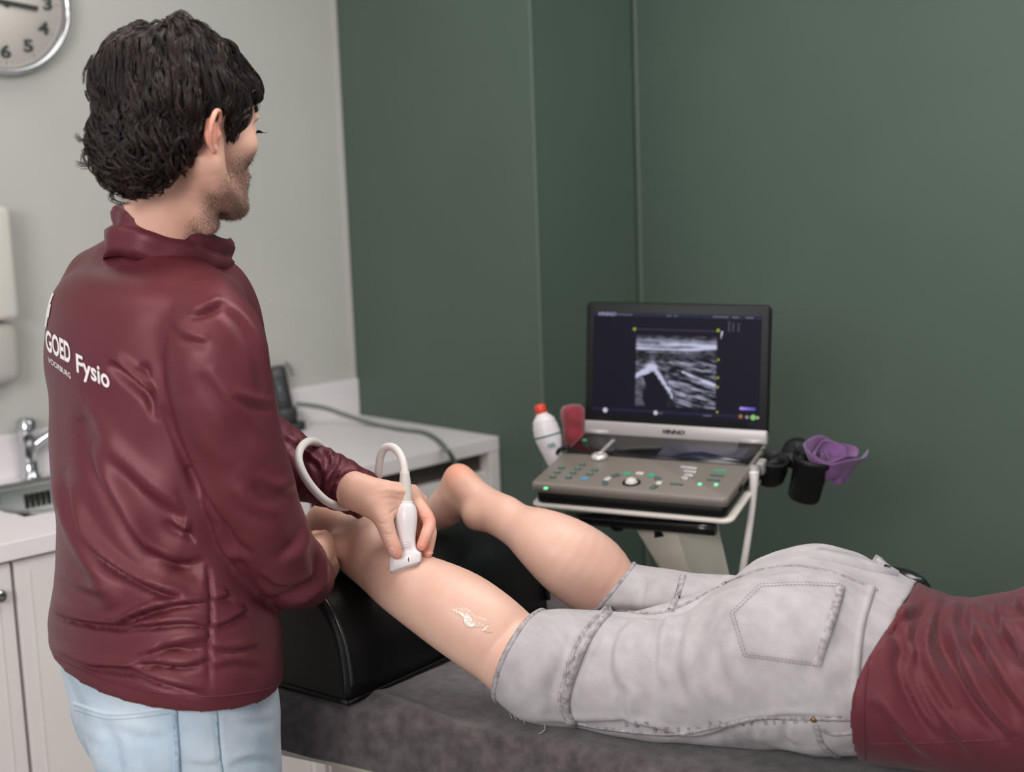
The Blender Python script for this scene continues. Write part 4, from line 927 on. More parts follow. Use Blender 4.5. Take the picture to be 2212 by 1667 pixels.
# the waist dips, then the shirt rises again over the ribs
cs = np.array([np.r_[(hipc+PE*t)[:2], z] for t, a, b, z in tj])
ft.ell_chain(cs, np.tile(PW, (len(tj), 1)), np.array([q[1] for q in tj]), np.array([q[2] for q in tj]), k=.02)
for sg in (-1, 1):
    s0 = np.r_[(hipc+PE*.48+PW*sg*.17)[:2], .90]; ft.limb([s0, s0+PE*.08+PW*sg*.08-Z3*.02, s0+PE*.16+PW*sg*.15-Z3*.035], [.07, .062, .058], k=.03)
hm = cs[0].copy()
ft.cut(lambda X, Y, Z: .0-((X-hm[0])*(PE[0])+(Y-hm[1])*(PE[1])-np.maximum(Z-.925, 0)**2*4.2))
ft.cut(lambda X, Y, Z: (ZT+.0078)-Z+0*X+0*Y)
Vt, Ft = ft.mesh(2)
tf_ = [([(1930, 1290), (1960, 1400), (2010, 1520), (2100, 1640)], .006, 15, 's'), ([(1975, 1380), (1950, 1440), (1990, 1540), (2040, 1600)], .006, 13, 's'),
       ([(2020, 1300), (1990, 1370), (2000, 1440), (2060, 1540)], .008, 14, 's'), ([(2060, 1285), (2040, 1350), (2070, 1430), (2120, 1520), (2190, 1600)], .009, 15, 's'),
       ([(2100, 1275), (2090, 1330), (2120, 1400), (2170, 1480), (2212, 1540)], .008, 13, 's'), ([(2150, 1265), (2150, 1320), (2180, 1380), (2230, 1450)], .007, 12, 's'),
       ([(1905, 1370), (1925, 1350), (1960, 1330), (1985, 1310)], .004, 10, 's'), ([(2185, 1250), (2190, 1290), (2220, 1330)], .005, 10, 's'),
       ([(1890, 1510), (1960, 1600), (2010, 1640)], .004, 16, 's')]
Vt = fold(Vt, Ft, [(a, b*1.8, c, d) for a, b, c, d in tf_])
N = normals(Vt, Ft); Vt += N*(.0025*np.sin(Vt[:, 0]*47+Vt[:, 1]*60+np.sin(Vt[:, 1]*19)*2)*np.clip((Vt[:, 0]-hm[0])*9, 0, 1))[:, None]
tp = obj('top', Vt, Ft, maroon, pat); ctp = Cast(Vt, Ft)
obj('hem_stitching', *merge(ribbon(ctp, [(1905, 1335), (1878, 1420), (1866, 1520), (1868, 1640)], .003, .0003, .0007), ribbon(ctp, [(1880, 1606), (1990, 1605), (2100, 1600), (2205, 1596)], .003, .0003, .0008)), maroon, tp)
# hair so that the head is complete beyond the frame
fh = Field(hd-[.2, .2, .16], hd+[.2, .2, .2], .006); fh.ellipsoid(hd+PE*.012+Z3*.012, (.122, .087, .10), HR); fh.cut(lambda X, Y, Z: .93-Z-.3*((X-hd[0])*PE[0]+(Y-hd[1])*PE[1])-.02+0*X)
obj('hair', *fh.mesh(1), mat('brown_hair', (60, 44, 36), .5, bump=1, bs=120), pat)
# ================================================================ person standing at the table
def WY(px, py, Y):
    r = ray(px, py); return CAM+r*(Y/r[1])
PH = math.radians(54.); fw = np.array([math.sin(PH), math.cos(PH), 0.]); rt = np.array([math.cos(PH), -math.sin(PH), 0.])
stand = thing('person', 'dark-haired person in maroon jacket standing and holding the white probe', 'person', (WY(360, 1500, 1.9)[0], 1.9, 0))
hx = math.sqrt(.574**2+(.64*.819)**2)
_th = np.linspace(0, 2*math.pi, 60)[:, None]
def trow(y, xl, xr, Y=1.91, br=.64, lift=0.):
    """level ellipse turned like the chest whose outline meets xl and xr on that line of sight"""
    a_, b_ = xl, xr
    for _ in range(7):
        c = WY((a_+b_)/2, y, Y); w = np.linalg.norm(WY(b_, y, Y)-WY(a_, y, Y))/2; A = w/math.sqrt(math.cos(PH)**2+(br*math.sin(PH))**2)
        x_ = proj(c+rt*A*np.cos(_th)+fw*A*br*np.sin(_th))[0]; a_ += xl-x_.min(); b_ += xr-x_.max()
    return c, A, A*br
def tchain(f, rows, k=.0, sub=4, shrink=0.):
    Q = [trow(*r) for r in rows]; M = catmull(np.array([np.r_[c, a, b] for c, a, b in Q]), sub)
    f.stack(M[:, :3], M[:, 3]-shrink, M[:, 4]-shrink, rt, fw, k=k)
trows = [(560, 215, 425, 1.925, .72), (580, 160, 462, 1.92, .66), (604, 124, 508, 1.92, .62), (640, 104, 535), (700, 95, 545), (780, 97, 555), (860, 103, 560), (950, 107, 560), (1040, 112, 562), (1120, 121, 566),
         (1190, 119, 574), (1260, 112, 590), (1330, 106, 604), (1390, 105, 611), (1450, 114, 612), (1520, 120, 610), (1580, 125, 606)]
near_arm = [(402, 640, 516, 652, 1.80, .95), (370, 690, 556, 706, 1.78, .95), (358, 740, 574, 755, 1.765, .9), (364, 830, 588, 835, 1.765, .9), (385, 920, 600, 915, 1.77, .9), (418, 1020, 622, 1000, 1.775, .9),
            (446, 1090, 644, 1075, 1.785, .9), (470, 1150, 664, 1130, 1.80, .9), (500, 1215, 678, 1160, 1.82, .92), (550, 1275, 690, 1175, 1.86, .95), (595, 1302, 686, 1188, 1.93, .95), (630, 1306, 690, 1200, 1.98, .95), (650, 1300, 696, 1214, 2.01, .95)]
near_arm = [(a, b, c, d, e-.022, f) for a, b, c, d, e, f in near_arm]
far_arm = [(330, 560, 300, 690, 2.05, .95), (400, 700, 360, 860, 2.12, .9), (500, 830, 470, 985, 2.16, .9), (570, 885, 560, 1035, 2.14, .9), (622, 922, 606, 1065, 2.12, .9), (664, 951, 634, 1076, 2.11, .9), (712, 970, 672, 1084, 2.10, .9), (768, 1000, 722, 1098, 2.095, .9), (826, 1032, 774, 1116, 2.09, .9), (850, 1046, 800, 1130, 2.09, .9)]
def arows(rows, sub=4):
    R_ = catmull(np.array(rows, float), sub); C, S, A, B = [], [], [], []
    for xa, ya, xb, yb, Y, r_ in R_:
        p, q = WY(xa, ya, Y), WY(xb, yb, Y); C.append((p+q)/2); S.append(nrm(q-p)); A.append(np.linalg.norm(q-p)/2); B.append(A[-1]*r_)
    return np.array(C), np.array(S), np.array(A), np.array(B)
hemc = WY(365, 1412, 1.91)
jk = Field([-.82, 1.5, .80], [-.12, 2.38, 1.60], .004)
tchain(jk, trows, k=0)
# shoulder girdle
shN, shF = arows(near_arm, 1)[0][1], WY(205, 600, 2.06)
jk.limb([WY(208, 596, 2.01), WY(270, 578, 1.95), WY(345, 592, 1.91), WY(400, 630, 1.86), WY(448, 668, 1.81)], [.044, .046, .046, .044, .046], k=.025)
jk.ell_chain(*arows(near_arm), k=.005)
jk.ell_chain(*arows(far_arm), k=.012)
# chest front to carry the open collar
jk.limb([WY(430, 615, 1.96), WY(470, 645, 1.97), WY(490, 760, 1.97)], [.045, .055, .06], k=.04)
# hem, cuffs
hz = hemc[2]
jk.cut(lambda X, Y, Z: (hz+.012*np.sin((X+.5)*6)-(X-hemc[0])*.18)-Z+0*Y)
ac, as_, aa, ab = arows(near_arm, 1); nN = nrm(ac[-1]-ac[-3]); cN = ac[-1]-nN*.012
fc, fs, fa, fb_ = arows(far_arm, 1); nF = nrm(fc[-1]-fc[-3]); cF = fc[-2]
def cuffcut(X, Y, Z):
    dN = (X-cN[0])*nN[0]+(Y-cN[1])*nN[1]+(Z-cN[2])*nN[2]; rN = np.sqrt((X-cN[0])**2+(Y-cN[1])**2+(Z-cN[2])**2)-.13
    dF = (X-cF[0])*nF[0]+(Y-cF[1])*nF[1]+(Z-cF[2])*nF[2]; rF = np.sqrt((X-cF[0])**2+(Y-cF[1])**2+(Z-cF[2])**2)-.12
    return np.maximum(np.where(rN < 0, dN, -.1), np.where(rF < 0, dF, -.1))
jk.cut(cuffcut)
# hollow the cuffs a little so the wrists come out of an opening
jk.ell_chain(*[np.array(q) for q in ([cN-nN*.02, cN+nN*.05], [as_[-1]]*2, [aa[-1]*.82]*2, [ab[-1]*.82]*2)], k=.004, op='sub')
jk.ell_chain(*[np.array(q) for q in ([cF-nF*.015, cF+nF*.05], [fs[-1]]*2, [fa[-2]*.84]*2, [fb_[-2]*.84]*2)], k=.004, op='sub')
Vk, Fk = jk.mesh(2)
zt_ = np.clip((Vk[:, 2]-1.38)/.05, 0, 1); Vk = relax(Vk, Fk, 60, .5, zt_)
px, py, dk = proj(Vk)
armm = np.zeros(len(Vk))
T = BVHTree.FromPolygons([tuple(p) for p in np.vstack([ac+[0, 0, 0], ac+[.001, 0, 0]])], [(i, i+1, i+1+len(ac)) for i in range(len(ac)-1)])
darm = np.array([T.find_nearest(Vector(v))[3] or 9 for v in Vk]); is_arm = darm < .085
K = [([(352, 880), (385, 960), (425, 1050), (470, 1112), (500, 1180), (545, 1265), (600, 1318)], .008, 12, 'v'), ([(111, 1038), (166, 1130), (212, 1222), (244, 1314)], .012, 26, 'r'), ([(212, 946), (258, 1061), (318, 1176), (382, 1222)], .013, 26, 'r'),
     ([(143, 1046), (198, 1158), (276, 1240), (403, 1293)], .010, 12, 's'), ([(170, 900), (190, 1000), (250, 1110), (330, 1205), (440, 1245)], .010, 18, 'v'),
     ([(104, 1300), (125, 1325), (184, 1341), (250, 1348), (290, 1330), (350, 1309), (451, 1295)], .010, 8, 's'), ([(244, 1357), (336, 1348), (405, 1342), (460, 1353)], .007, 7, 's'), ([(462, 1353), (505, 1335), (552, 1300)], .006, 8, 's'),
     ([(360, 1122), (385, 1140), (442, 1158)], .007, 10, 's'), ([(318, 1185), (382, 1222), (446, 1212)], .006, 10, 'v'), ([(400, 1160), (420, 1110), (445, 1080)], .005, 10, 's'),
     ([(108, 1396), (150, 1418), (198, 1436), (281, 1446), (350, 1470), (440, 1493)], .008, 9, 's'), ([(267, 1438), (336, 1430), (400, 1436), (451, 1422)], .006, 8, 's'), ([(340, 1395), (400, 1405), (451, 1398)], .005, 9, 'v'),
     ([(290, 1420), (350, 1400), (400, 1385), (450, 1378)], .004, 9, 's'), ([(444, 1150), (455, 1291), (451, 1406), (453, 1489)], .004, 5, 'v'), ([(460, 1296), (502, 1282), (548, 1268)], .005, 9, 's'),
     ([(460, 1397), (502, 1401), (557, 1394)], .004, 9, 's'), ([(460, 1440), (510, 1428), (560, 1440)], .003, 10, 's'), ([(240, 776), (288, 817), (325, 850), (352, 900)], .010, 12, 's'), ([(300, 790), (330, 820), (352, 862)], .006, 10, 'v'),
     ([(180, 870), (230, 960), (300, 1040), (380, 1100), (440, 1130)], .004, 20, 's'), ([(120, 1230), (170, 1270), (240, 1290)], .003, 15, 's'), ([(130, 1010), (150, 1080), (180, 1150)], .004, 14, 'v')]
hemd = Vk[:, 2]-(hz+.012*np.sin((Vk[:, 0]+.5)*6)-(Vk[:, 0]-hemc[0])*.18); hmask = np.clip((hemd-.006)/.02, 0, 1)
K = [(a, b*1.5, c, d) for a, b, c, d in K]; Vk = fold(Vk, Fk, K, mask=(~is_arm)*hmask)
K2 = [([(352, 880), (385, 960), (425, 1050), (470, 1112), (500, 1180), (545, 1265), (600, 1318)], .006, 8, 'v'), ([(410, 680), (450, 668), (480, 650)], .007, 9, 's'), ([(375, 697), (395, 724), (452, 738)], .004, 12, 's'), ([(470, 655), (520, 690), (560, 760), (580, 850)], .004, 14, 's'), ([(504, 850), (545, 868), (590, 878)], .004, 10, 's'),
      ([(440, 800), (500, 880), (560, 950)], .003, 18, 's'), ([(400, 860), (430, 940), (500, 1010)], .003, 20, 'r'), ([(550, 1036), (596, 1060), (642, 1052)], .0045, 15, 's'), ([(466, 1136), (486, 1185), (524, 1212)], .006, 8, 'r'), ([(478, 1125), (505, 1172), (545, 1200)], .005, 9, 'v'),
      ([(656, 1136), (640, 1181), (600, 1212)], .0045, 14, 's'), ([(676, 1170), (692, 1222), (684, 1262), (640, 1292), (590, 1300)], .007, 9, 's'), ([(560, 1240), (600, 1265), (650, 1262), (680, 1240)], .004, 10, 's'), ([(500, 1060), (540, 1100), (600, 1120)], .003, 16, 's'),
      ([(380, 900), (420, 1000), (470, 1110), (520, 1230), (585, 1300)], .003, 9, 'r'), ([(540, 1290), (600, 1302), (650, 1300)], .003, 8, 'v')]
K2 = [(a, b*1.25, c, d) for a, b, c, d in K2]; Vk = fold(Vk, Fk, K2, mask=is_arm.astype(float))
K3 = [([(640, 935), (655, 975), (690, 1010), (690, 1060)], .005, 8, 's'), ([(680, 955), (712, 985), (700, 1030), (690, 1075)], .007, 7, 's'), ([(728, 972), (722, 1005), (700, 1040), (705, 1085)], .007, 6, 's'), ([(745, 985), (728, 1030), (716, 1070), (728, 1100)], .006, 6, 's'),
      ([(760, 990), (745, 1000), (735, 1020)], .004, 6, 'v'), ([(796, 1010), (765, 1035), (746, 1070), (748, 1104)], .005, 5, 's'), ([(650, 990), (670, 1030), (680, 1070)], .004, 8, 'v'), ([(612, 940), (640, 960), (660, 1000)], .004, 9, 's'), ([(720, 1040), (745, 1030), (770, 1015)], .003, 6, 'v')]
Vk = fold(Vk, Fk, K3, mask=((px > 598) & (py < 1135) & (~is_arm)).astype(float))
N = normals(Vk, Fk)
far_sl = np.clip((px-600)/30, 0, 1)*(py < 1125)*(~is_arm)
Vk += N*(far_sl*(.0008*np.sin(px*.19+py*.05+np.sin(py*.09)*1.6)))[:, None]
Vk += hmask[:, None]*N*(.0016*np.sin(Vk[:, 0]*26+Vk[:, 2]*31+np.sin(Vk[:, 1]*21+Vk[:, 2]*17)*1.7)+.0007*np.sin(Vk[:, 0]*70-Vk[:, 2]*55+Vk[:, 1]*40))[:, None]
Vk = relax(Vk, Fk, 1)
jmat = mat('maroon_sateen', (89, 39, 46), .44, sheen=.0, bump=.12, bs=1400, spec=.55, rgb2=(85, 35, 42), vs=7)
jmat.node_tree.nodes['Principled BSDF'].inputs['Specular Tint'].default_value = (1, .55, .6, 1)
jacket = obj('jacket', Vk, Fk, jmat, stand); ck = Cast(Vk, Fk)
# stitched lines
obj('hem_stitching', *merge(ribbon(ck, [(118, 1420), (200, 1458), (300, 1487), (400, 1502), (480, 1503), (560, 1492), (604, 1480)], .0025, .0003, .0008)), jmat, jacket)
obj('cuff_stitching', *merge(ribbon(ck, [(803, 1022), (772, 1060), (757, 1106)], .0022, .0003, .0008)), jmat, jacket)
# collar: a stand-up ring, open at the front
cc_ = WY(366, 536, 1.925); tl = math.radians(20); cu_ = nrm(Z3*math.cos(tl)+fw*math.sin(tl)); cf_ = nrm(fw-cu_*(fw@cu_))
prof_ = [(1.02, -.036), (1.05, -.020), (1.10, -.008), (1.12, .0), (1.09, .006), (1.02, .010), (1.04, .016), (1.07, .023), (1.04, .030), (.98, .034), (.92, .031), (.9, .022), (.91, .005), (.92, -.025)]
nth = 150; V = []
for i in range(nth):
    th = math.radians(14)+(2*math.pi-math.radians(28))*i/(nth-1); ct_, s_ = math.cos(th), math.sin(th)
    fl = math.exp(-(min(th, 2*math.pi-th)/.5)**2)
    for j, (q, h_) in enumerate(prof_):
        rr = q+.025*math.sin(th*5+h_*90)*(h_ > 0)+.03*math.sin(th*3+1)*(j in (4, 5))+.05*fl*(h_ > .01)+.02*math.sin(th*9+h_*50)
        rad = .070; p = cc_+cf_*(ct_*rad*1.16*rr)+rt*(s_*rad*.94*rr)+cu_*(h_*(1+.12*math.sin(th*4+.6)))
        V.append(p)
m = len(prof_); Fc = [(i*m+j, i*m+(j+1) % m, (i+1)*m+(j+1) % m, (i+1)*m+j) for i in range(nth-1) for j in range(m)]+[tuple(range(m)), tuple(range((nth-1)*m, nth*m))[::-1]]
obj('collar', V, Fc, jmat, jacket)
obj('zip_pull', *merge(tube([WY(470, 572, 1.93), WY(480, 588, 1.93), WY(492, 602, 1.925)], .0012, 6), tube([WY(474, 570, 1.932), WY(484, 586, 1.932), WY(494, 602, 1.925)], .0010, 6), tube([WY(488, 596, 1.925), WY(496, 606, 1.92)], [.002, .003], 8, 1)), mat('black_cord', (30, 30, 32), .5), jacket)
# printed lettering
white_print = mat('white_print', (226, 218, 220), .6)
def wrap_text(s, size, org, ex, ey, bold=.0, lift=.0009, name='lettering', shear=0.):
    """text whose local x,y run along the cloth; unit of text -> pixel steps of the place it sits at"""
    V, Fc = text_geo(s, 1., None, 0, bold=bold, align='LEFT', shear=shear); w = V[:, 0].max()-V[:, 0].min(); V[:, 0] = (V[:, 0]-V[:, 0].min())/w
    bm = bmesh.new(); vs = [bm.verts.new(v) for v in V]
    for f in Fc:
        try: bm.faces.new([vs[i] for i in f])
        except ValueError: pass
    bmesh.ops.triangulate(bm, faces=bm.faces[:]); bmesh.ops.subdivide_edges(bm, edges=[e for e in bm.edges if e.calc_length() > .12], cuts=2, use_grid_fill=True); V, Fc = bm_out(bm)
    out = []; last = None
    for x, y, _ in V:
        h, nn = ck.hit(org[0]+x*ex[0]+y*ey[0], org[1]+x*ex[1]+y*ey[1])
        if h is None: h, nn = last
        last = (h, nn); nn = nn if nn@(CAM-h) > 0 else -nn; out.append(h+nn*lift)
    return obj(name, out, Fc, white_print, jacket, smooth=False)
wrap_text('GOED', 1, (100, 736), (53, 30), (-3.5, -61), bold=.03)
wrap_text('VOORBURG', 1, (105, 776), (49, 37), (-1.5, -17), bold=.01)
wrap_text('Fysio', 1, (166, 785), (71, 37), (-3, -56), bold=.02)
# cross emblem higher up on the back, seen edge-on
tk_ = ck.t
def wrap_poly(pts, c, n0, ux, uy):
    V = []
    for a_, b_ in pts:
        p = c+ux*a_+uy*b_+n0*.03; h = tk_.ray_cast(Vector(p), Vector(-n0)); q = np.array(h[0]) if h[0] is not None else p-n0*.03; V.append(q+n0*.0012)
    return V
n0 = nrm(-fw*.75+rt*-.35+Z3*.05); ux = nrm(np.cross(Z3, n0)); uy = np.cross(n0, ux); 
e0, en = next(((a, b) for a, b in (ck.hit(x_, 672) for x_ in range(95, 112)) if a is not None), (None, None))
if e0 is not None: e0, en = ck.hit(*(np.array(proj(e0))[:2, 0]+[6, 0]))
if e0 is not None:
    ux = nrm(np.cross(Z3, en if en@(CAM-e0) > 0 else -en)); n1_ = nrm(np.array([-.93, -.35, .06])); 
    ux = nrm(np.cross(Z3, n1_)); uy = np.cross(n1_, ux); c_e = e0-ux*.022
    for rx0, rx1, ry0, ry1 in ((-.022, .022, -.009, .009), (-.014, .014, -.023, -.0092), (-.014, .014, .0092, .023)):
        P = [(rx0+(rx1-rx0)*i/8, ry0+(ry1-ry0)*j/3) for i in range(9) for j in range(4)]
        obj('emblem', wrap_poly(P, c_e, n1_, ux, uy), [(i*4+j, (i+1)*4+j, (i+1)*4+j+1, i*4+j+1) for i in range(8) for j in range(3)], white_print, jacket, smooth=False)
# ---------------------------------------------------------------- jeans and shoes
pj = Field([-.80, 1.55, .03], [-.18, 2.25, 1.05], .0055)
tchain(pj, [(1400, 118, 600, 1.91, .66), (1440, 128, 604, 1.91, .66), (1500, 146, 606, 1.91, .66), (1560, 166, 606, 1.91, .66), (1610, 192, 604, 1.91, .62)], shrink=.004)
pc_ = WY(378, 1560, 1.91)
for sg in (1, -1):
    h_ = pc_+rt*(sg*.084+.008)+np.array([0, 0, -.0]); kn = h_+fw*.03+rt*sg*.005; kn[2] = .47; an = h_-fw*.0+rt*sg*.01; an[2] = .07
    pj.limb([h_+Z3*.02, h_*.6+kn*.4+fw*.004, kn, kn*.5+an*.5-fw*.01, an], [.104, .092, .066, .06, .052], k=.02, flat=1.02)
pj.ellipsoid(pc_-fw*.035+rt*-.06+Z3*.02, (.075, .075, .075), k=.04); pj.ellipsoid(pc_-fw*.05+rt*.075+Z3*.01, (.09, .09, .09), k=.04)
Vp, Fp = pj.mesh(2)
Vp = fold(Vp, Fp, [([(225, 1560), (238, 1600), (258, 1667), (262, 1700)], .010, 14, 'v'), ([(465, 1525), (472, 1600), (482, 1690)], .003, 5, 'v'), ([(240, 1560), (300, 1580), (370, 1585)], .003, 14, 's'), ([(480, 1545), (530, 1555), (600, 1550)], .003, 12, 's'),
                   ([(400, 1640), (440, 1650), (480, 1640)], .003, 10, 's'), ([(490, 1650), (540, 1635), (600, 1640)], .003, 10, 's'), ([(165, 1560), (190, 1590), (230, 1610)], .003, 10, 's')])
N = normals(Vp, Fp); Vp += N*(.0025*np.sin(Vp[:, 2]*55+Vp[:, 0]*20+np.sin(Vp[:, 1]*30))*np.clip((.85-Vp[:, 2])*4, 0, 1)+.0008*np.sin(Vp[:, 0]*90+Vp[:, 2]*66))[:, None]
ldenim = mat('light_blue_denim', (200, 211, 222), .85, rgb2=(168, 186, 204), vs=14, bump=.5, bs=900, spec=.2)
lseam = mat('blue_seam', (168, 184, 200), .85, rgb2=(130, 150, 172), vs=150)
jp = obj('jeans', Vp, Fp, ldenim, stand); cp_ = Cast(Vp, Fp)
pkt = obj('back_pocket', *patch(cp_, [(158, 1516), (230, 1534), (372, 1522), (378, 1600), (380, 1690), (290, 1720), (210, 1690), (185, 1600), (158, 1516)], .0015), ldenim, jp)
obj('pocket_hem', *merge(ribbon(cp_, [(160, 1519), (232, 1540), (300, 1537), (374, 1525)], .0065, .0006, .0012)), mat('pale_hem', (196, 207, 219), .85), pkt)
V, Fc = dashes(cp_, [(164, 1532), (232, 1552), (300, 1549), (372, 1537)], lift=.003); obj('pocket_stitching', V, Fc, mat('stitch_blue', (150, 160, 172), .8), pkt)
obj('side_seam', *merge(ribbon(cp_, [(465, 1518), (471, 1600), (482, 1690)], .004, .0004, .0012)), lseam, jp)
obj('pocket_edge', *merge(ribbon(cp_, [(377, 1522), (382, 1600), (385, 1690)], .007, .001, .003)), lseam, jp)
sh_m = mat('shoe_grey', (90, 90, 95), .6)
for sg in (1, -1):
    an = pc_+rt*sg*.098; an[2] = 0
    fs_ = Field(an+fw*.07-[.2, .2, .02], an+fw*.07+[.2, .2, .16], .005)
    fs_.ell_chain(np.array([an-fw*.05+Z3*.05, an+Z3*.055, an+fw*.07+Z3*.045, an+fw*.15+Z3*.035, an+fw*.2+Z3*.03]), np.tile(rt, (5, 1)), np.array([.034, .04, .046, .048, .034]), np.array([.046, .052, .042, .034, .026]), k=.01)
    fs_.limb([an+Z3*.05, an-fw*.01+Z3*.12], [.045, .05], k=.02); fs_.cut(lambda X, Y, Z: .002-Z+0*X+0*Y)
    obj('shoe', *fs_.mesh(1), sh_m, stand)
# ---------------------------------------------------------------- body: head, neck, hands
HA = math.radians(38.); tilt = math.radians(7.)
hf0 = np.array([math.sin(HA), math.cos(HA), 0.]); hr = np.array([math.cos(HA), -math.sin(HA), 0.])
hf = hf0*math.cos(tilt)-Z3*math.sin(tilt); hu = np.cross(hr, hf)
O = WY(408, 224, 1.87); hs = .94; HRm = np.stack([hf, hr, hu], 1)
def H(f, r, u): return O+hf*f+hr*r+hu*u
hb_ = Field(O-[.18, .18, .34], O+[.18, .18, .13], .0026)
hb_.ellipsoid(H(-.01, 0, 0), (.098, .077, .088), HRm)
hb_.ellipsoid(H(.052, 0, -.008), (.040, .060, .052), HRm, k=.02)
hb_.ellipsoid(H(.042, 0, -.058), (.046, .060, .058), HRm, k=.02)
for s_ in (1, -1):
    hb_.ellipsoid(H(.060, s_*.040, -.052), (.026, .022, .020), HRm, k=.02)
    hb_.limb([H(-.008, s_*.060, -.055), H(.002, s_*.056, -.098), H(.045, s_*.036, -.128), H(.082, s_*.010, -.137)], [.016, .017, .016, .016], k=.016)
hb_.ellipsoid(H(.080, 0, -.134), (.020, .024, .018), HRm, k=.015)
hb_.ellipsoid(H(.045, 0, -.105), (.045, .042, .035), HRm, k=.02)
hb_.ellipsoid(H(.074, 0, -.096), (.028, .030, .032), HRm, k=.015)
for s_ in (1, -1): hb_.ellipsoid(H(.099, s_*.033, -.030), (.016, .018, .011), HRm, k=.012, op='sub')
hb_.ellipsoid(H(.086, 0, -.010), (.012, .048, .008), HRm, k=.012)
hb_.limb([H(.086, 0, -.022), H(.097, 0, -.045), H(.105, 0, -.064)], [.008, .009, .0115], k=.01)
for s_ in (1, -1): hb_.ellipsoid(H(.096, s_*.010, -.068), (.010, .007, .007), HRm, k=.006)
hb_.ellipsoid(H(.098, 0, -.092), (.008, .022, .005), HRm, k=.004); hb_.ellipsoid(H(.096, 0, -.103), (.009, .018, .006), HRm, k=.004)
for s_ in (1, -1):
    hb_.ellipsoid(H(.079, s_*.0325, -.030), (.0135, .014, .0125), HRm, k=.003)
# neck
hb_.ell_chain(np.array([WY(392, 300, 1.87), WY(380, 370, 1.885), WY(368, 435, 1.90), WY(358, 500, 1.915), WY(352, 555, 1.925)]), np.tile(hr, (5, 1)), np.array([.058, .058, .060, .062, .05]), np.array([.062, .062, .064, .064, .05]), k=.02, cap=.3)
hb_.limb([H(-.02, .055, -.085), WY(420, 430, 1.85), WY(452, 500, 1.87)], [.018, .018, .016], k=.02)
# ears
for s_ in (1, -1):
    e = lambda f, r, u: H(-.024+f, s_*(.0755+r*1.9), -.045+u*.9)
    hb_.ellipsoid(e(.0, .002, 0), (.013, .007, .024), HRm, k=.006)
    ring_ = [e(.010, .004, .016), e(.004, .008, .028), e(-.010, .012, .027), e(-.019, .014, .012), e(-.018, .012, -.006), e(-.010, .008, -.020), e(.001, .004, -.029), e(.006, .001, -.022)]
    hb_.limb(ring_, [.003, .0033, .0038, .004, .0036, .0036, .0052, .004], k=.003, sub=4)
    hb_.ellipsoid(e(-.003, .011, .002), (.008, .005, .014), HRm, k=.004, op='sub')
    hb_.ellipsoid(e(.009, .004, -.004), (.004, .004, .006), HRm, k=.003)
Vh, Fh = hb_.mesh(2); Vh = O+(Vh-O)*hs
# ---- hands
lp, ln_ = castleg.hit(874, 1222)
dpx = proj(lp)[2][0]
def hand_field(lo, hi): return Field(lo, hi, .0017)
def D(px_, py_, o_): return W(px_, py_, dpx+o_)
hl = hand_field(D(730, 1240, .0)-[0, .16, 0], D(960, 1000, 0)+[0, .16, 0])
hl.ell_chain(*[np.array(q) for q in zip(*[((W(a[0], a[1], dpx+a[2])), nrm(W(a[3], a[4], 1)-W(a[5], a[6], 1)), a[7], a[8]) for a in (
    (760, 1058, -.005, 790, 1020, 740, 1100, .029, .022), (800, 1073, -.002, 822, 1036, 776, 1110, .030, .021), (830, 1080, .006, 845, 1042, 800, 1122, .031, .019), (862, 1080, .022, 872, 1046, 835, 1112, .028, .018), (884, 1078, .040, 890, 1052, 866, 1108, .024, .017), (904, 1086, .054, 908, 1070, 894, 1108, .016, .014))])], k=.010)
fing = [([(812, 1092, -.006), (828, 1122, -.014), (840, 1156, -.018), (850, 1180, -.020), (857, 1196, -.020)], [.019, .0145, .0118, .0108, .0085]),
        ([(880, 1066, .030), (898, 1082, .034), (927, 1124, .022), (921, 1152, .008), (911, 1178, .002)], [.013, .0112, .0098, .0088, .0078]),
        ([(880, 1078, .048), (902, 1094, .052), (929, 1140, .046), (928, 1172, .034), (923, 1196, .026)], [.012, .0108, .0094, .0084, .0076]),
        ([(872, 1086, .058), (890, 1104, .066), (912, 1150, .064), (912, 1180, .050), (905, 1200, .040)], [.011, .010, .009, .008, .0074]),
        ([(862, 1092, .060), (874, 1112, .076), (890, 1150, .078), (894, 1176, .066), (890, 1194, .056)], [.010, .009, .008, .0074, .0066])]
for P, r_ in fing:
    hl.limb([D(*q) for q in P], r_, k=.0055 if P is not fing[0][0] else .012, sub=4)
hl.limb([D(830, 1112, -.004), D(852, 1100, .012), D(876, 1086, .03)], [.011, .010, .010], k=.012)
Vl, Fl = hl.mesh(2)
Vl = fold(Vl, Fl, [([(828, 1150), (838, 1155), (850, 1151)], .0010, 2.2, 'v'), ([(829, 1157), (840, 1161), (851, 1157)], .0008, 2, 'v'), ([(815, 1126), (828, 1132), (842, 1126)], .0007, 2.5, 'v'), ([(812, 1060), (850, 1058), (888, 1068)], .0012, 5, 'r'), ([(815, 1078), (845, 1076), (875, 1082)], .0009, 4, 'v'), ([(908, 1112), (918, 1116), (928, 1112)], .0008, 3, 'r'), ([(840, 1112), (850, 1103), (860, 1096)], .0012, 3, 'v'), ([(918, 1118), (926, 1122), (931, 1128)], .0005, 2, 'v'), ([(850, 1062), (870, 1060), (884, 1066)], .0010, 5, 'r')])
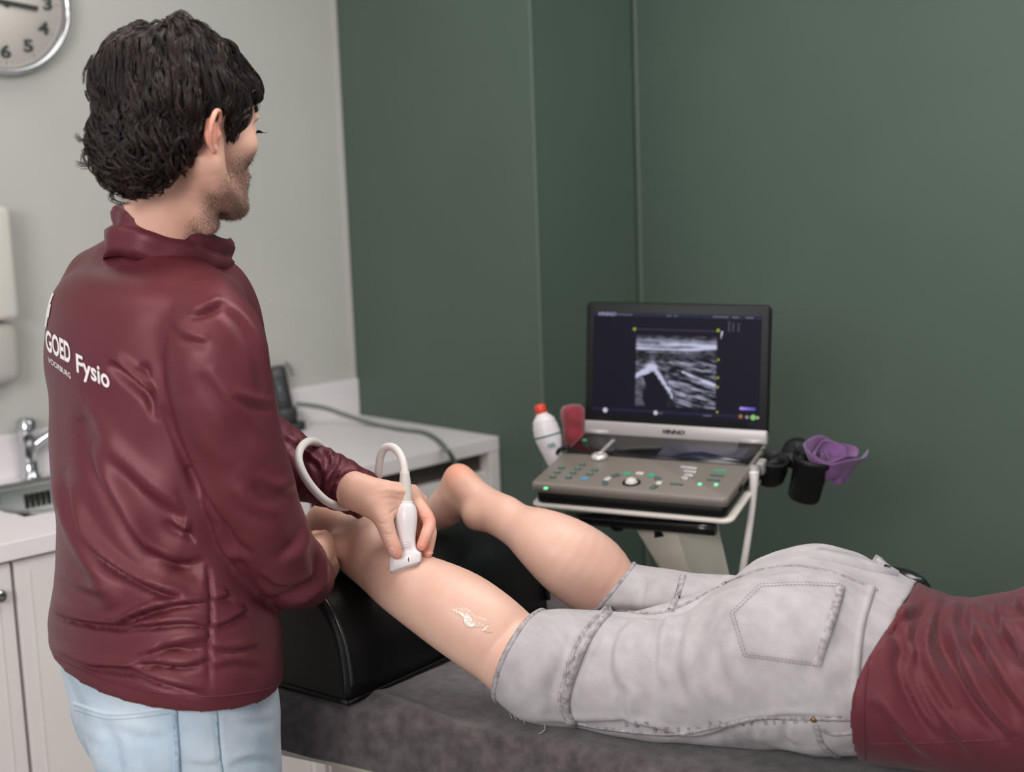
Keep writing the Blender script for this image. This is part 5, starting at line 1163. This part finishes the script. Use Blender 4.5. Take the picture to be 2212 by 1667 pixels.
# near hand resting on the ankle
hq = Field(W(700, 1190, 2.12)-[.15, .17, .12], W(700, 1190, 2.12)+[.13, .15, .12], .002)
def Q(px_, py_, d_): return W(px_, py_, d_)
hq.ell_chain(*[np.array(q) for q in zip(*[(Q(*a[:3]), nrm(W(705, 1165, 1)-W(690, 1235, 1)), a[3], a[4]) for a in ((625, 1250, 1.99, .028, .022), (655, 1232, 2.03, .029, .022), (680, 1210, 2.07, .034, .020), (696, 1192, 2.10, .036, .018))])], k=.01)
for (x0, y0, o0, r0_) in ((683, 1166, .0, .0105), (692, 1178, .012, .0105), (703, 1194, .014, .0105), (708, 1214, .008, .0095)):
    hq.limb([Q(x0-8, y0+6, 2.10+o0), Q(x0+6, y0-2, 2.125+o0), Q(x0+14, y0+12, 2.165+o0), Q(x0+6, y0+34, 2.185+o0)], [r0_+.001, r0_, r0_-.001, r0_-.002], k=.006)
hq.limb([Q(672, 1186, 2.06), Q(674, 1168, 2.10), Q(690, 1162, 2.14), Q(705, 1160, 2.165)], [.014, .0125, .011, .009], k=.01)
Vq, Fq_ = hq.mesh(2)
# inner body under the clothes
ib = Field([-.80, 1.55, .06], [-.12, 2.36, 1.52], .009)
tchain(ib, [r for r in trows[4:-2]], shrink=.026); ib.limb([WY(352, 540, 1.925), WY(345, 700, 1.92)], [.05, .08], k=.03)
C_, S_, A_, B_ = arows(near_arm[:-1]); ib.ell_chain(C_, S_, A_*.62, B_*.62, k=.02)
C_, S_, A_, B_ = arows(far_arm[:-2]); ib.ell_chain(C_, S_, A_*.6, B_*.6, k=.02)
for sg in (1, -1):
    h_ = pc_+rt*(sg*.08+.008); kn = h_+fw*.03+rt*sg*.005; kn[2] = .47; an = h_+rt*sg*.01; an[2] = .09
    ib.limb([h_, kn, an], [.062, .046, .034], k=.02)
Vi, Fi = ib.mesh(1)
allV = np.vstack([Vh, Vl, Vq, Vi]); off = np.cumsum([0, len(Vh), len(Vl), len(Vq)])
allF = np.vstack([Fh, Fl+off[1], Fq_+off[2], Fi+off[3]])
# stubble is a colour of the skin itself: mask by place on the jaw
tan = mat('tan_skin', (222, 172, 146), .5, sss=.1, bump=.15, bs=500, spec=.4)
body = obj('body', allV, allF, tan, stand)
L_ = (allV-O)@HRm/hs; H0 = H
def H(f, r, u): return O+hs*(hf*f+hr*r+hu*u)
g_ = lambda x, a, b: np.clip((x-a)/(b-a), 0, 1)
jaw = g_(L_[:, 2], -.052, -.085)*g_(L_[:, 0], -.014, .036)*(L_[:, 2] > -.24)
jaw = np.maximum(jaw*.8, g_(L_[:, 2], -.105, -.128)*g_(L_[:, 0], -.004, .02)*(L_[:, 2] > -.22)); jaw *= 1-g_(L_[:, 2], -.165, -.20)*.7
cheek = g_(L_[:, 0], .07, .04)*g_(L_[:, 2], -.115, -.085); jaw *= 1-.45*np.clip(cheek, 0, 1)
jaw[len(Vh):] = 0
ear_ = np.exp(-(np.linalg.norm(allV-H(-.035, .086, -.04), axis=1)/.03)**2); ear_[len(Vh):] = 0
red_ = np.zeros(len(allV))
tips = [D(857, 1196, -.02), D(911, 1178, .002), D(923, 1196, .026), D(927, 1124, .022)]
for t_ in tips: red_ = np.maximum(red_, np.exp(-(np.linalg.norm(allV-t_, axis=1)/.016)**2))
red_ = np.maximum(red_*.8, ear_*.8)
ca = body.data.color_attributes.new('skin_zones', 'FLOAT_COLOR', 'POINT'); ca.data.foreach_set('color', np.c_[jaw, red_, np.zeros(len(allV)), np.ones(len(allV))].ravel().astype(np.float32))
nt = tan.node_tree; Nn = nt.nodes; p = Nn['Principled BSDF']; at = Nn.new('ShaderNodeAttribute'); at.attribute_name = 'skin_zones'; sp = Nn.new('ShaderNodeSeparateColor'); nt.links.new(at.outputs['Color'], sp.inputs[0])
m1 = Nn.new('ShaderNodeMix'); m1.data_type = 'RGBA'; m1.inputs['A'].default_value = (*lin((224, 175, 155)), 1); m1.inputs['B'].default_value = (*lin((226, 138, 118)), 1); nt.links.new(sp.outputs[1], m1.inputs['Factor'])
tc = Nn.new('ShaderNodeTexCoord'); n3 = Nn.new('ShaderNodeTexNoise'); n3.inputs['Scale'].default_value = 900; nt.links.new(tc.outputs['Object'], n3.inputs['Vector'])
mm = Nn.new('ShaderNodeMath'); mm.operation = 'MULTIPLY_ADD'; nt.links.new(n3.outputs[0], mm.inputs[0]); mm.inputs[1].default_value = 1.4; mm.inputs[2].default_value = -.1
m3 = Nn.new('ShaderNodeMath'); m3.operation = 'MULTIPLY'; m3.use_clamp = True; nt.links.new(mm.outputs[0], m3.inputs[0]); nt.links.new(sp.outputs[0], m3.inputs[1])
m2 = Nn.new('ShaderNodeMix'); m2.data_type = 'RGBA'; nt.links.new(m1.outputs['Result'], m2.inputs['A']); m2.inputs['B'].default_value = (*lin((88, 66, 56)), 1); nt.links.new(m3.outputs[0], m2.inputs['Factor'])
nt.links.new(m2.outputs['Result'], p.inputs['Base Color'])
ch = Cast(Vh, Fh); cl = Cast(Vl, Fl)
# nails
nailm = mat('fingernail', (226, 178, 164), .28)
def nail(cx_, cy_, a_, b_, ang):
    ca_, sa_ = math.cos(ang), math.sin(ang); P = [(cx_+a_*math.cos(t)*ca_-b_*math.sin(t)*sa_, cy_+a_*math.cos(t)*sa_+b_*math.sin(t)*ca_) for t in np.linspace(0, 2*math.pi, 13)]; P[-1] = P[0]
    return obj('fingernail', *patch(cl, P, .0007), nailm, body)
nail(847, 1191, 10.5, 7.5, 1.0); nail(930, 1194, 3.2, 8, 1.5)
# eyes, brows and lashes
for s_ in (1, -1):
    obj('eye', *lathe([(.0118*math.sin(a)+1e-5, .0118*math.cos(a)) for a in np.linspace(0, math.pi, 12)], 24, frz(H(.0795, s_*.0325, -.030), hf)), mat('eye_white', (225, 218, 214), .2), stand)
    ls = []
    for i in range(26):
        q = (i/25-.5)*2; b_ = H(.0955-.004*abs(q)**2, s_*(.033+q*.013), -.027-.001*q*q); ls.append(tube([b_, b_+hf*.006-hu*.0025+hr*s_*q*.002, b_+hf*.0115-hu*.0015+hr*s_*q*.004], [.0005, .0004, .0001], 4, 3))
    obj('eyelashes', *merge(*ls), mat('lash_black', (24, 18, 18), .5), stand)
    br = []
    for i in range(60):
        q = i/59; f_, r_, u_ = .097-.028*q**2, s_*(.014+.038*q), -.006+.006*math.sin(q*2.6); h_ = ch.t.find_nearest(Vector(H(f_, r_, u_+(rng.random()-.5)*.007)))[0]
        h_ = np.array(h_); br.append(tube([h_, h_+hf*.001+hr*s_*.004+hu*.002, h_+hr*s_*.009-hf*.002], [.0005, .0004, .0001], 4, 2))
    obj('eyebrow', *merge(*br), MATS['lash_black'], stand)
# beard stubble as short hairs
st_ = []; nv = normals(Vh, Fh); Lh = (Vh-O)@HRm/hs; jm = jaw[:len(Vh)]; cand = np.where((jm > .25) & (np.einsum('ij,ij->i', nv, nrm_rows(CAM-Vh)) > -.35))[0]
for i in rng.choice(cand, min(3800, len(cand)), p=jm[cand]/jm[cand].sum(), replace=False if len(cand) > 3800 else True):
    b_ = Vh[i]+rng.normal(size=3)*.0008; n_ = nv[i]; d_ = nrm(n_*.6-hu*.7+hf*.35+rng.normal(size=3)*.25); l_ = .0022+.0022*rng.random()
    st_.append((b_-n_*.0006, b_+d_*l_))
SV = np.array(st_); a0 = SV[:, 0]; a1 = SV[:, 1]; dr = nrm_rows(a1-a0); s1_ = nrm_rows(np.cross(dr, rng.normal(size=dr.shape))); s2_ = np.cross(dr, s1_); R0 = .00022
V = np.concatenate([a0+s1_*R0, a0-s1_*R0*.5+s2_*R0, a0-s1_*R0*.5-s2_*R0, a1]); n_ = len(a0); ii = np.arange(n_)
Fc = [tuple(x) for x in np.vstack([np.c_[ii, ii+n_, ii+3*n_], np.c_[ii+n_, ii+2*n_, ii+3*n_], np.c_[ii+2*n_, ii, ii+3*n_]])]
obj('beard', V, Fc, mat('beard_brown', (58, 42, 36), .5), stand, smooth=False)
# ---------------------------------------------------------------- hair
hh = Field(O-[.22, .22, .2], O+[.2, .2, .16], .0035); Hs = H; H = H0
hh.ellipsoid(H(-.030, 0, .004), (.108, .088, .090), HRm)
hh.ellipsoid(H(-.076, -.004, -.058), (.058, .074, .066), HRm, k=.02)
hh.ellipsoid(H(.048, 0, .022), (.052, .074, .048), HRm, k=.02)
hh.ellipsoid(H(-.090, -.0, .046), (.045, .05, .036), HRm, k=.015)
hh.ellipsoid(H(-.028, .104, -.045), (.027, .034, .030), HRm, k=.004, op='sub')
for gx_ in range(110):
    a_, b_ = rng.random()*6.28, (rng.random()-.35)*2.2; dv = hf*math.cos(a_)*math.cos(b_)*.104+hr*math.sin(a_)*math.cos(b_)*.086+hu*math.sin(b_)*.086
    hh.ellipsoid(H(-.030, 0, .004)+dv, np.array([.011, .011, .020])*(.8+.6*rng.random()), k=.010)
line = np.array([(-.3, -.2), (-.12, -.150), (-.098, -.138), (-.07, -.116), (-.052, -.090), (-.038, -.074), (-.026, -.060), (-.020, -.034), (-.012, -.012), (.002, -.010), (.008, -.022), (.012, -.054), (.022, -.060), (.030, -.034), (.040, -.006), (.062, .008), (.085, .018), (.11, .022), (.2, .02)])
def hcut(X, Y, Z):
    f_ = (X-O[0])*hf[0]+(Y-O[1])*hf[1]+(Z-O[2])*hf[2]; u_ = (X-O[0])*hu[0]+(Y-O[1])*hu[1]+(Z-O[2])*hu[2]
    return np.interp(f_, line[:, 0], line[:, 1])-u_
hh.cut(hcut)
Vhh, Fhh = hh.mesh(3); Vhh = O+(Vhh-O)*hs; H = Hs
hair_m = mat('dark_brown_hair', (34, 26, 26), .38, spec=.5, rgb2=(52, 38, 34), vs=30)
Nn_ = normals(Vhh, Fhh); base = Vhh-Nn_*.005
hair = obj('hair', base, Fhh, mat('hair_base', (22, 17, 18), .6), stand)
ht = BVHTree.FromPolygons(Vhh.tolist(), [tuple(f) for f in Fhh.tolist()])
crown = H(-.055, 0, .10)
NG, NS, NPT = 1150, 17, 14
Lc = (Vhh-O)@HRm/hs; outer = np.where(np.linalg.norm((Lc-[-.02, 0, -.01])/[.098, .080, .09], axis=1) > 1.03)[0]
sel = rng.choice(outer, NG); strands = []
for gi in sel:
    p = Vhh[gi]+rng.normal(size=3)*.002; pl = (p-O)@HRm/hs
    low = np.clip((.05-pl[2])/.10, 0, 1)*np.clip((.03-pl[0])/.07, 0, 1); front = np.clip((pl[0]-.0)/.06, 0, 1)
    away = nrm(p-crown); dirn = nrm(away*.6-hu*.75+hf*.25*front+rng.normal(size=3)*(.18+.35*low)); L_s = (.05+.035*rng.random())*(1-.2*low)*(1-.3*front); st = L_s/(NPT-1)
    amp = .0018+.0062*low+.0018*rng.random(); fr_ = 2*math.pi*(.8+.9*low*rng.random()+.3*rng.random()); ph_ = rng.random()*6.28; lift0 = -.002+.0045*rng.random()
    pts = []; q = p.copy()
    for k in range(NPT):
        h_, n_, _, _ = ht.find_nearest(Vector(q)); h_ = np.array(h_); n_ = np.array(n_); t_ = k/(NPT-1)
        d_ = nrm(dirn-n_*(dirn@n_)); sd_ = np.cross(n_, d_)
        a_ = fr_*t_+ph_; off_ = sd_*math.sin(a_)*amp*(.3+t_)+n_*(lift0+amp*(.5+.5*math.cos(a_))*(.3+t_)-.003*(k == 0))
        pts.append(h_+off_+n_*(low*.006*t_**2)); 
        dirn = nrm(d_-hu*.10+sd_*.12*low*math.cos(a_)*2); q = h_+d_*st
    pts = np.array(pts)
    if np.linalg.norm(pts-H(-.022, .094, -.045), axis=1).min() < .021: continue
    spread = .0026+.0014*rng.random()
    T_ = np.gradient(pts, axis=0); T_ = nrm_rows(T_); A1 = nrm_rows(np.cross(T_, rng.normal(size=3))); A2 = np.cross(T_, A1)
    tt = np.linspace(0, 1, NPT)
    for s_ in range(NS):
        a_, r_ = rng.random()*6.28, math.sqrt(rng.random())*spread; w_ = (1-.75*tt**1.5)[:, None]
        strands.append(pts+(A1*math.cos(a_)+A2*math.sin(a_))*r_*w_+rng.normal(size=3)*.0004*tt[:, None])
# loose wisps: fringe over the temple, flicks at the nape and back
def wisp(P, n, sp, jit=.001):
    hx_, hy_, _z = proj(Vhh); Yh = Vhh[np.argmin((hx_-P[0][0])**2+(hy_-P[0][1])**2), 1]; C_ = catmull(np.array([WY(q[0], q[1], Yh+(q[2]-P[0][2])) for q in P]), 6); idx_ = np.linspace(0, len(C_)-1, NPT); C_ = np.array([C_[int(round(i))] for i in idx_])
    for _ in range(n): strands.append(C_+rng.normal(size=3)*sp+np.cumsum(rng.normal(size=(NPT, 3))*jit*.35, axis=0))
for P in ([(520, 170, 1.90), (540, 195, 1.93), (551, 225, 1.94), (550, 250, 1.94), (543, 268, 1.94)], [(530, 160, 1.9), (550, 185, 1.93), (556, 215, 1.94), (553, 245, 1.94)], [(500, 190, 1.88), (525, 205, 1.91), (536, 222, 1.93), (541, 240, 1.935)],
          [(540, 150, 1.9), (553, 175, 1.93), (555, 200, 1.94), (549, 220, 1.94)]):
    wisp(P, 16, .0014)
for P in ([(205, 290, 1.86), (185, 300, 1.86), (172, 302, 1.86), (163, 288, 1.86)], [(215, 345, 1.86), (190, 358, 1.86), (175, 356, 1.86), (165, 352, 1.86)], [(200, 330, 1.86), (182, 328, 1.86), (180, 345, 1.86), (195, 352, 1.86)], [(200, 120, 1.86), (185, 150, 1.86), (182, 180, 1.86)],
          [(300, 70, 1.84), (275, 60, 1.84), (255, 70, 1.84), (250, 90, 1.84)], 
          [(250, 400, 1.85), (240, 425, 1.85), (262, 438, 1.85), (285, 436, 1.85)]):
    wisp(P, 20, .0016)
S3 = np.array(strands); n_s = len(S3); T_ = np.gradient(S3, axis=1); T_ /= np.linalg.norm(T_, axis=2)[..., None]+1e-12
up_ = np.array([.3, .5, .81]); A1 = np.cross(T_, up_); A1 /= np.linalg.norm(A1, axis=2)[..., None]+1e-12; A2 = np.cross(T_, A1); rr = (.00042*np.sqrt(1-np.linspace(0, .96, NPT)))[None, :, None]
ring3 = [S3+(A1*math.cos(a)+A2*math.sin(a))*rr for a in (0, 2.094, 4.189)]
V = np.stack(ring3, 2).reshape(-1, 3); b_ = (np.arange(n_s)[:, None, None]*NPT+np.arange(NPT-1)[None, :, None])*3; j_ = np.arange(3)[None, None]; j2 = (j_+1) % 3
Fc = np.stack([b_+j_, b_+j2, b_+3+j2, b_+3+j_], -1).reshape(-1, 4)
obj('curls', V, Fc, hair_m, hair)
# ================================================================ probe with its cable
white_p = mat('probe_white', (232, 224, 226), .3)
ptip, pn = castleg.hit(873, 1224); ptop = W(877, 1083, dpx+.012)
pb = W(876, 1206, dpx+.004); up = nrm(ptop-pb)
wx = W(905, 1190, dpx)-W(850, 1215, dpx); wx = nrm(wx-up*(wx@up))
PM = frz(pb, up, wx); Lp = np.linalg.norm(ptop-pb)
pr = thing('ultrasound_probe', 'white linear ultrasound probe pressed on the bare calf', 'probe', pb)
sec = [(-.0125, .0215, .0095, .35), (-.011, .0235, .0115, .35), (.0, .0242, .0120, .4), (.005, .0232, .0115, .45), (.011, .018, .0105, .7), (.018, .0155, .0115, .9), (.03, .0148, .0125, 1), (.045, .0160, .0140, 1), (.058, .0172, .0152, 1), (.068, .0168, .0152, 1), (.078, .0142, .0135, 1), (Lp-.003, .0108, .0108, 1), (Lp, .0104, .0104, 1), (Lp+.0005, .0094, .0094, 1), (Lp-.003, .0085, .0085, 1)]
M_ = catmull(np.array(sec), 3); n = 40; V = []
for z, a, b, e_ in M_:
    for i in range(n):
        t = 2*math.pi*i/n; c_, s_ = math.cos(t), math.sin(t); V.append((a*np.sign(c_)*abs(c_)**max(e_, .2), b*np.sign(s_)*abs(s_)**max(e_, .2), z))
V = np.array(V); tw = np.clip(1-(V[:, 2]+.014)/.05, 0, 1); V[:, 2] += .34*V[:, 0]*tw
Fc = [(k*n+i, k*n+(i+1) % n, (k+1)*n+(i+1) % n, (k+1)*n+i) for k in range(len(M_)-1) for i in range(n)]+[tuple(range(n))[::-1]]
obj('housing', tf(PM, V), Fc, white_p, pr)
Lv, Lf = plate(.042, .014, .004, .003, None, c=(0, 0, -.0138), bev=.001); Lv[:, 2] += .34*Lv[:, 0]
obj('lens', tf(PM, Lv), Lf, mat('probe_lens', (196, 176, 176), .35), pr)
obj('grip_ridge', *merge(*[tube([tf(PM, (x_, -.0122+abs(x_)*.1, z+.25*x_)) for x_ in (-.004, .003, .010)], .0005, 6, 3) for z in (.018, .0215, .025)]), white_p, pr)
obj('orientation_mark', *box(.0011, .0008, .006, PM, c=(.006, -.0122, -.001)), mat('mark_dark', (60, 50, 55), .5), pr)
c0 = ptop-up*.002; c1_ = W(874, 1018, dpx+.02)
obj('strain_relief', *tube([c0-up*.004, c0+(c1_-c0)*.5, c1_], [.0098, .0092, .0072], 20, 4), mat('relief_grey', (205, 198, 190), .4), pr)
cw = [c1_-nrm(c1_-c0)*.004, W(871, 1000, dpx+.025), W(862, 978, dpx+.033), W(847, 965, dpx+.042), W(831, 968, dpx+.05), W(822, 985, dpx+.056), W(818, 1015, dpx+.062), W(812, 1045, dpx+.068), W(790, 1075, dpx+.066), W(760, 1092, dpx+.05), W(735, 1094, dpx+.015), W(705, 1082, dpx-.02),
      W(676, 1054, dpx-.035), W(655, 1022, dpx-.04), W(645, 992, dpx-.035), W(650, 967, dpx-.02), W(668, 953, dpx+.015), W(690, 960, dpx+.07), W(720, 990, dpx+.12), W(760, 1060, dpx+.2), W(800, 1180, dpx+.3)]
obj('cable', *tube(cw, .0062, 16, 8), mat('white_rubber', (0, 0, 0)), pr)
# ================================================================ turn the whole place so that its walls follow the axes
ROT = Matrix.Rotation(math.radians(46.), 4, 'Z'); _done = set()
for o in list(COL.objects):
    if o.type in ('CAMERA', 'LIGHT'):
        o.matrix_world = ROT@(o.matrix_world if o is cam else (Matrix.Translation(o.location)@o.rotation_euler.to_matrix().to_4x4())); continue
    if o.type == 'MESH' and o.data.name not in _done: o.data.transform(ROT); _done.add(o.data.name)
    o.location = ROT@o.location
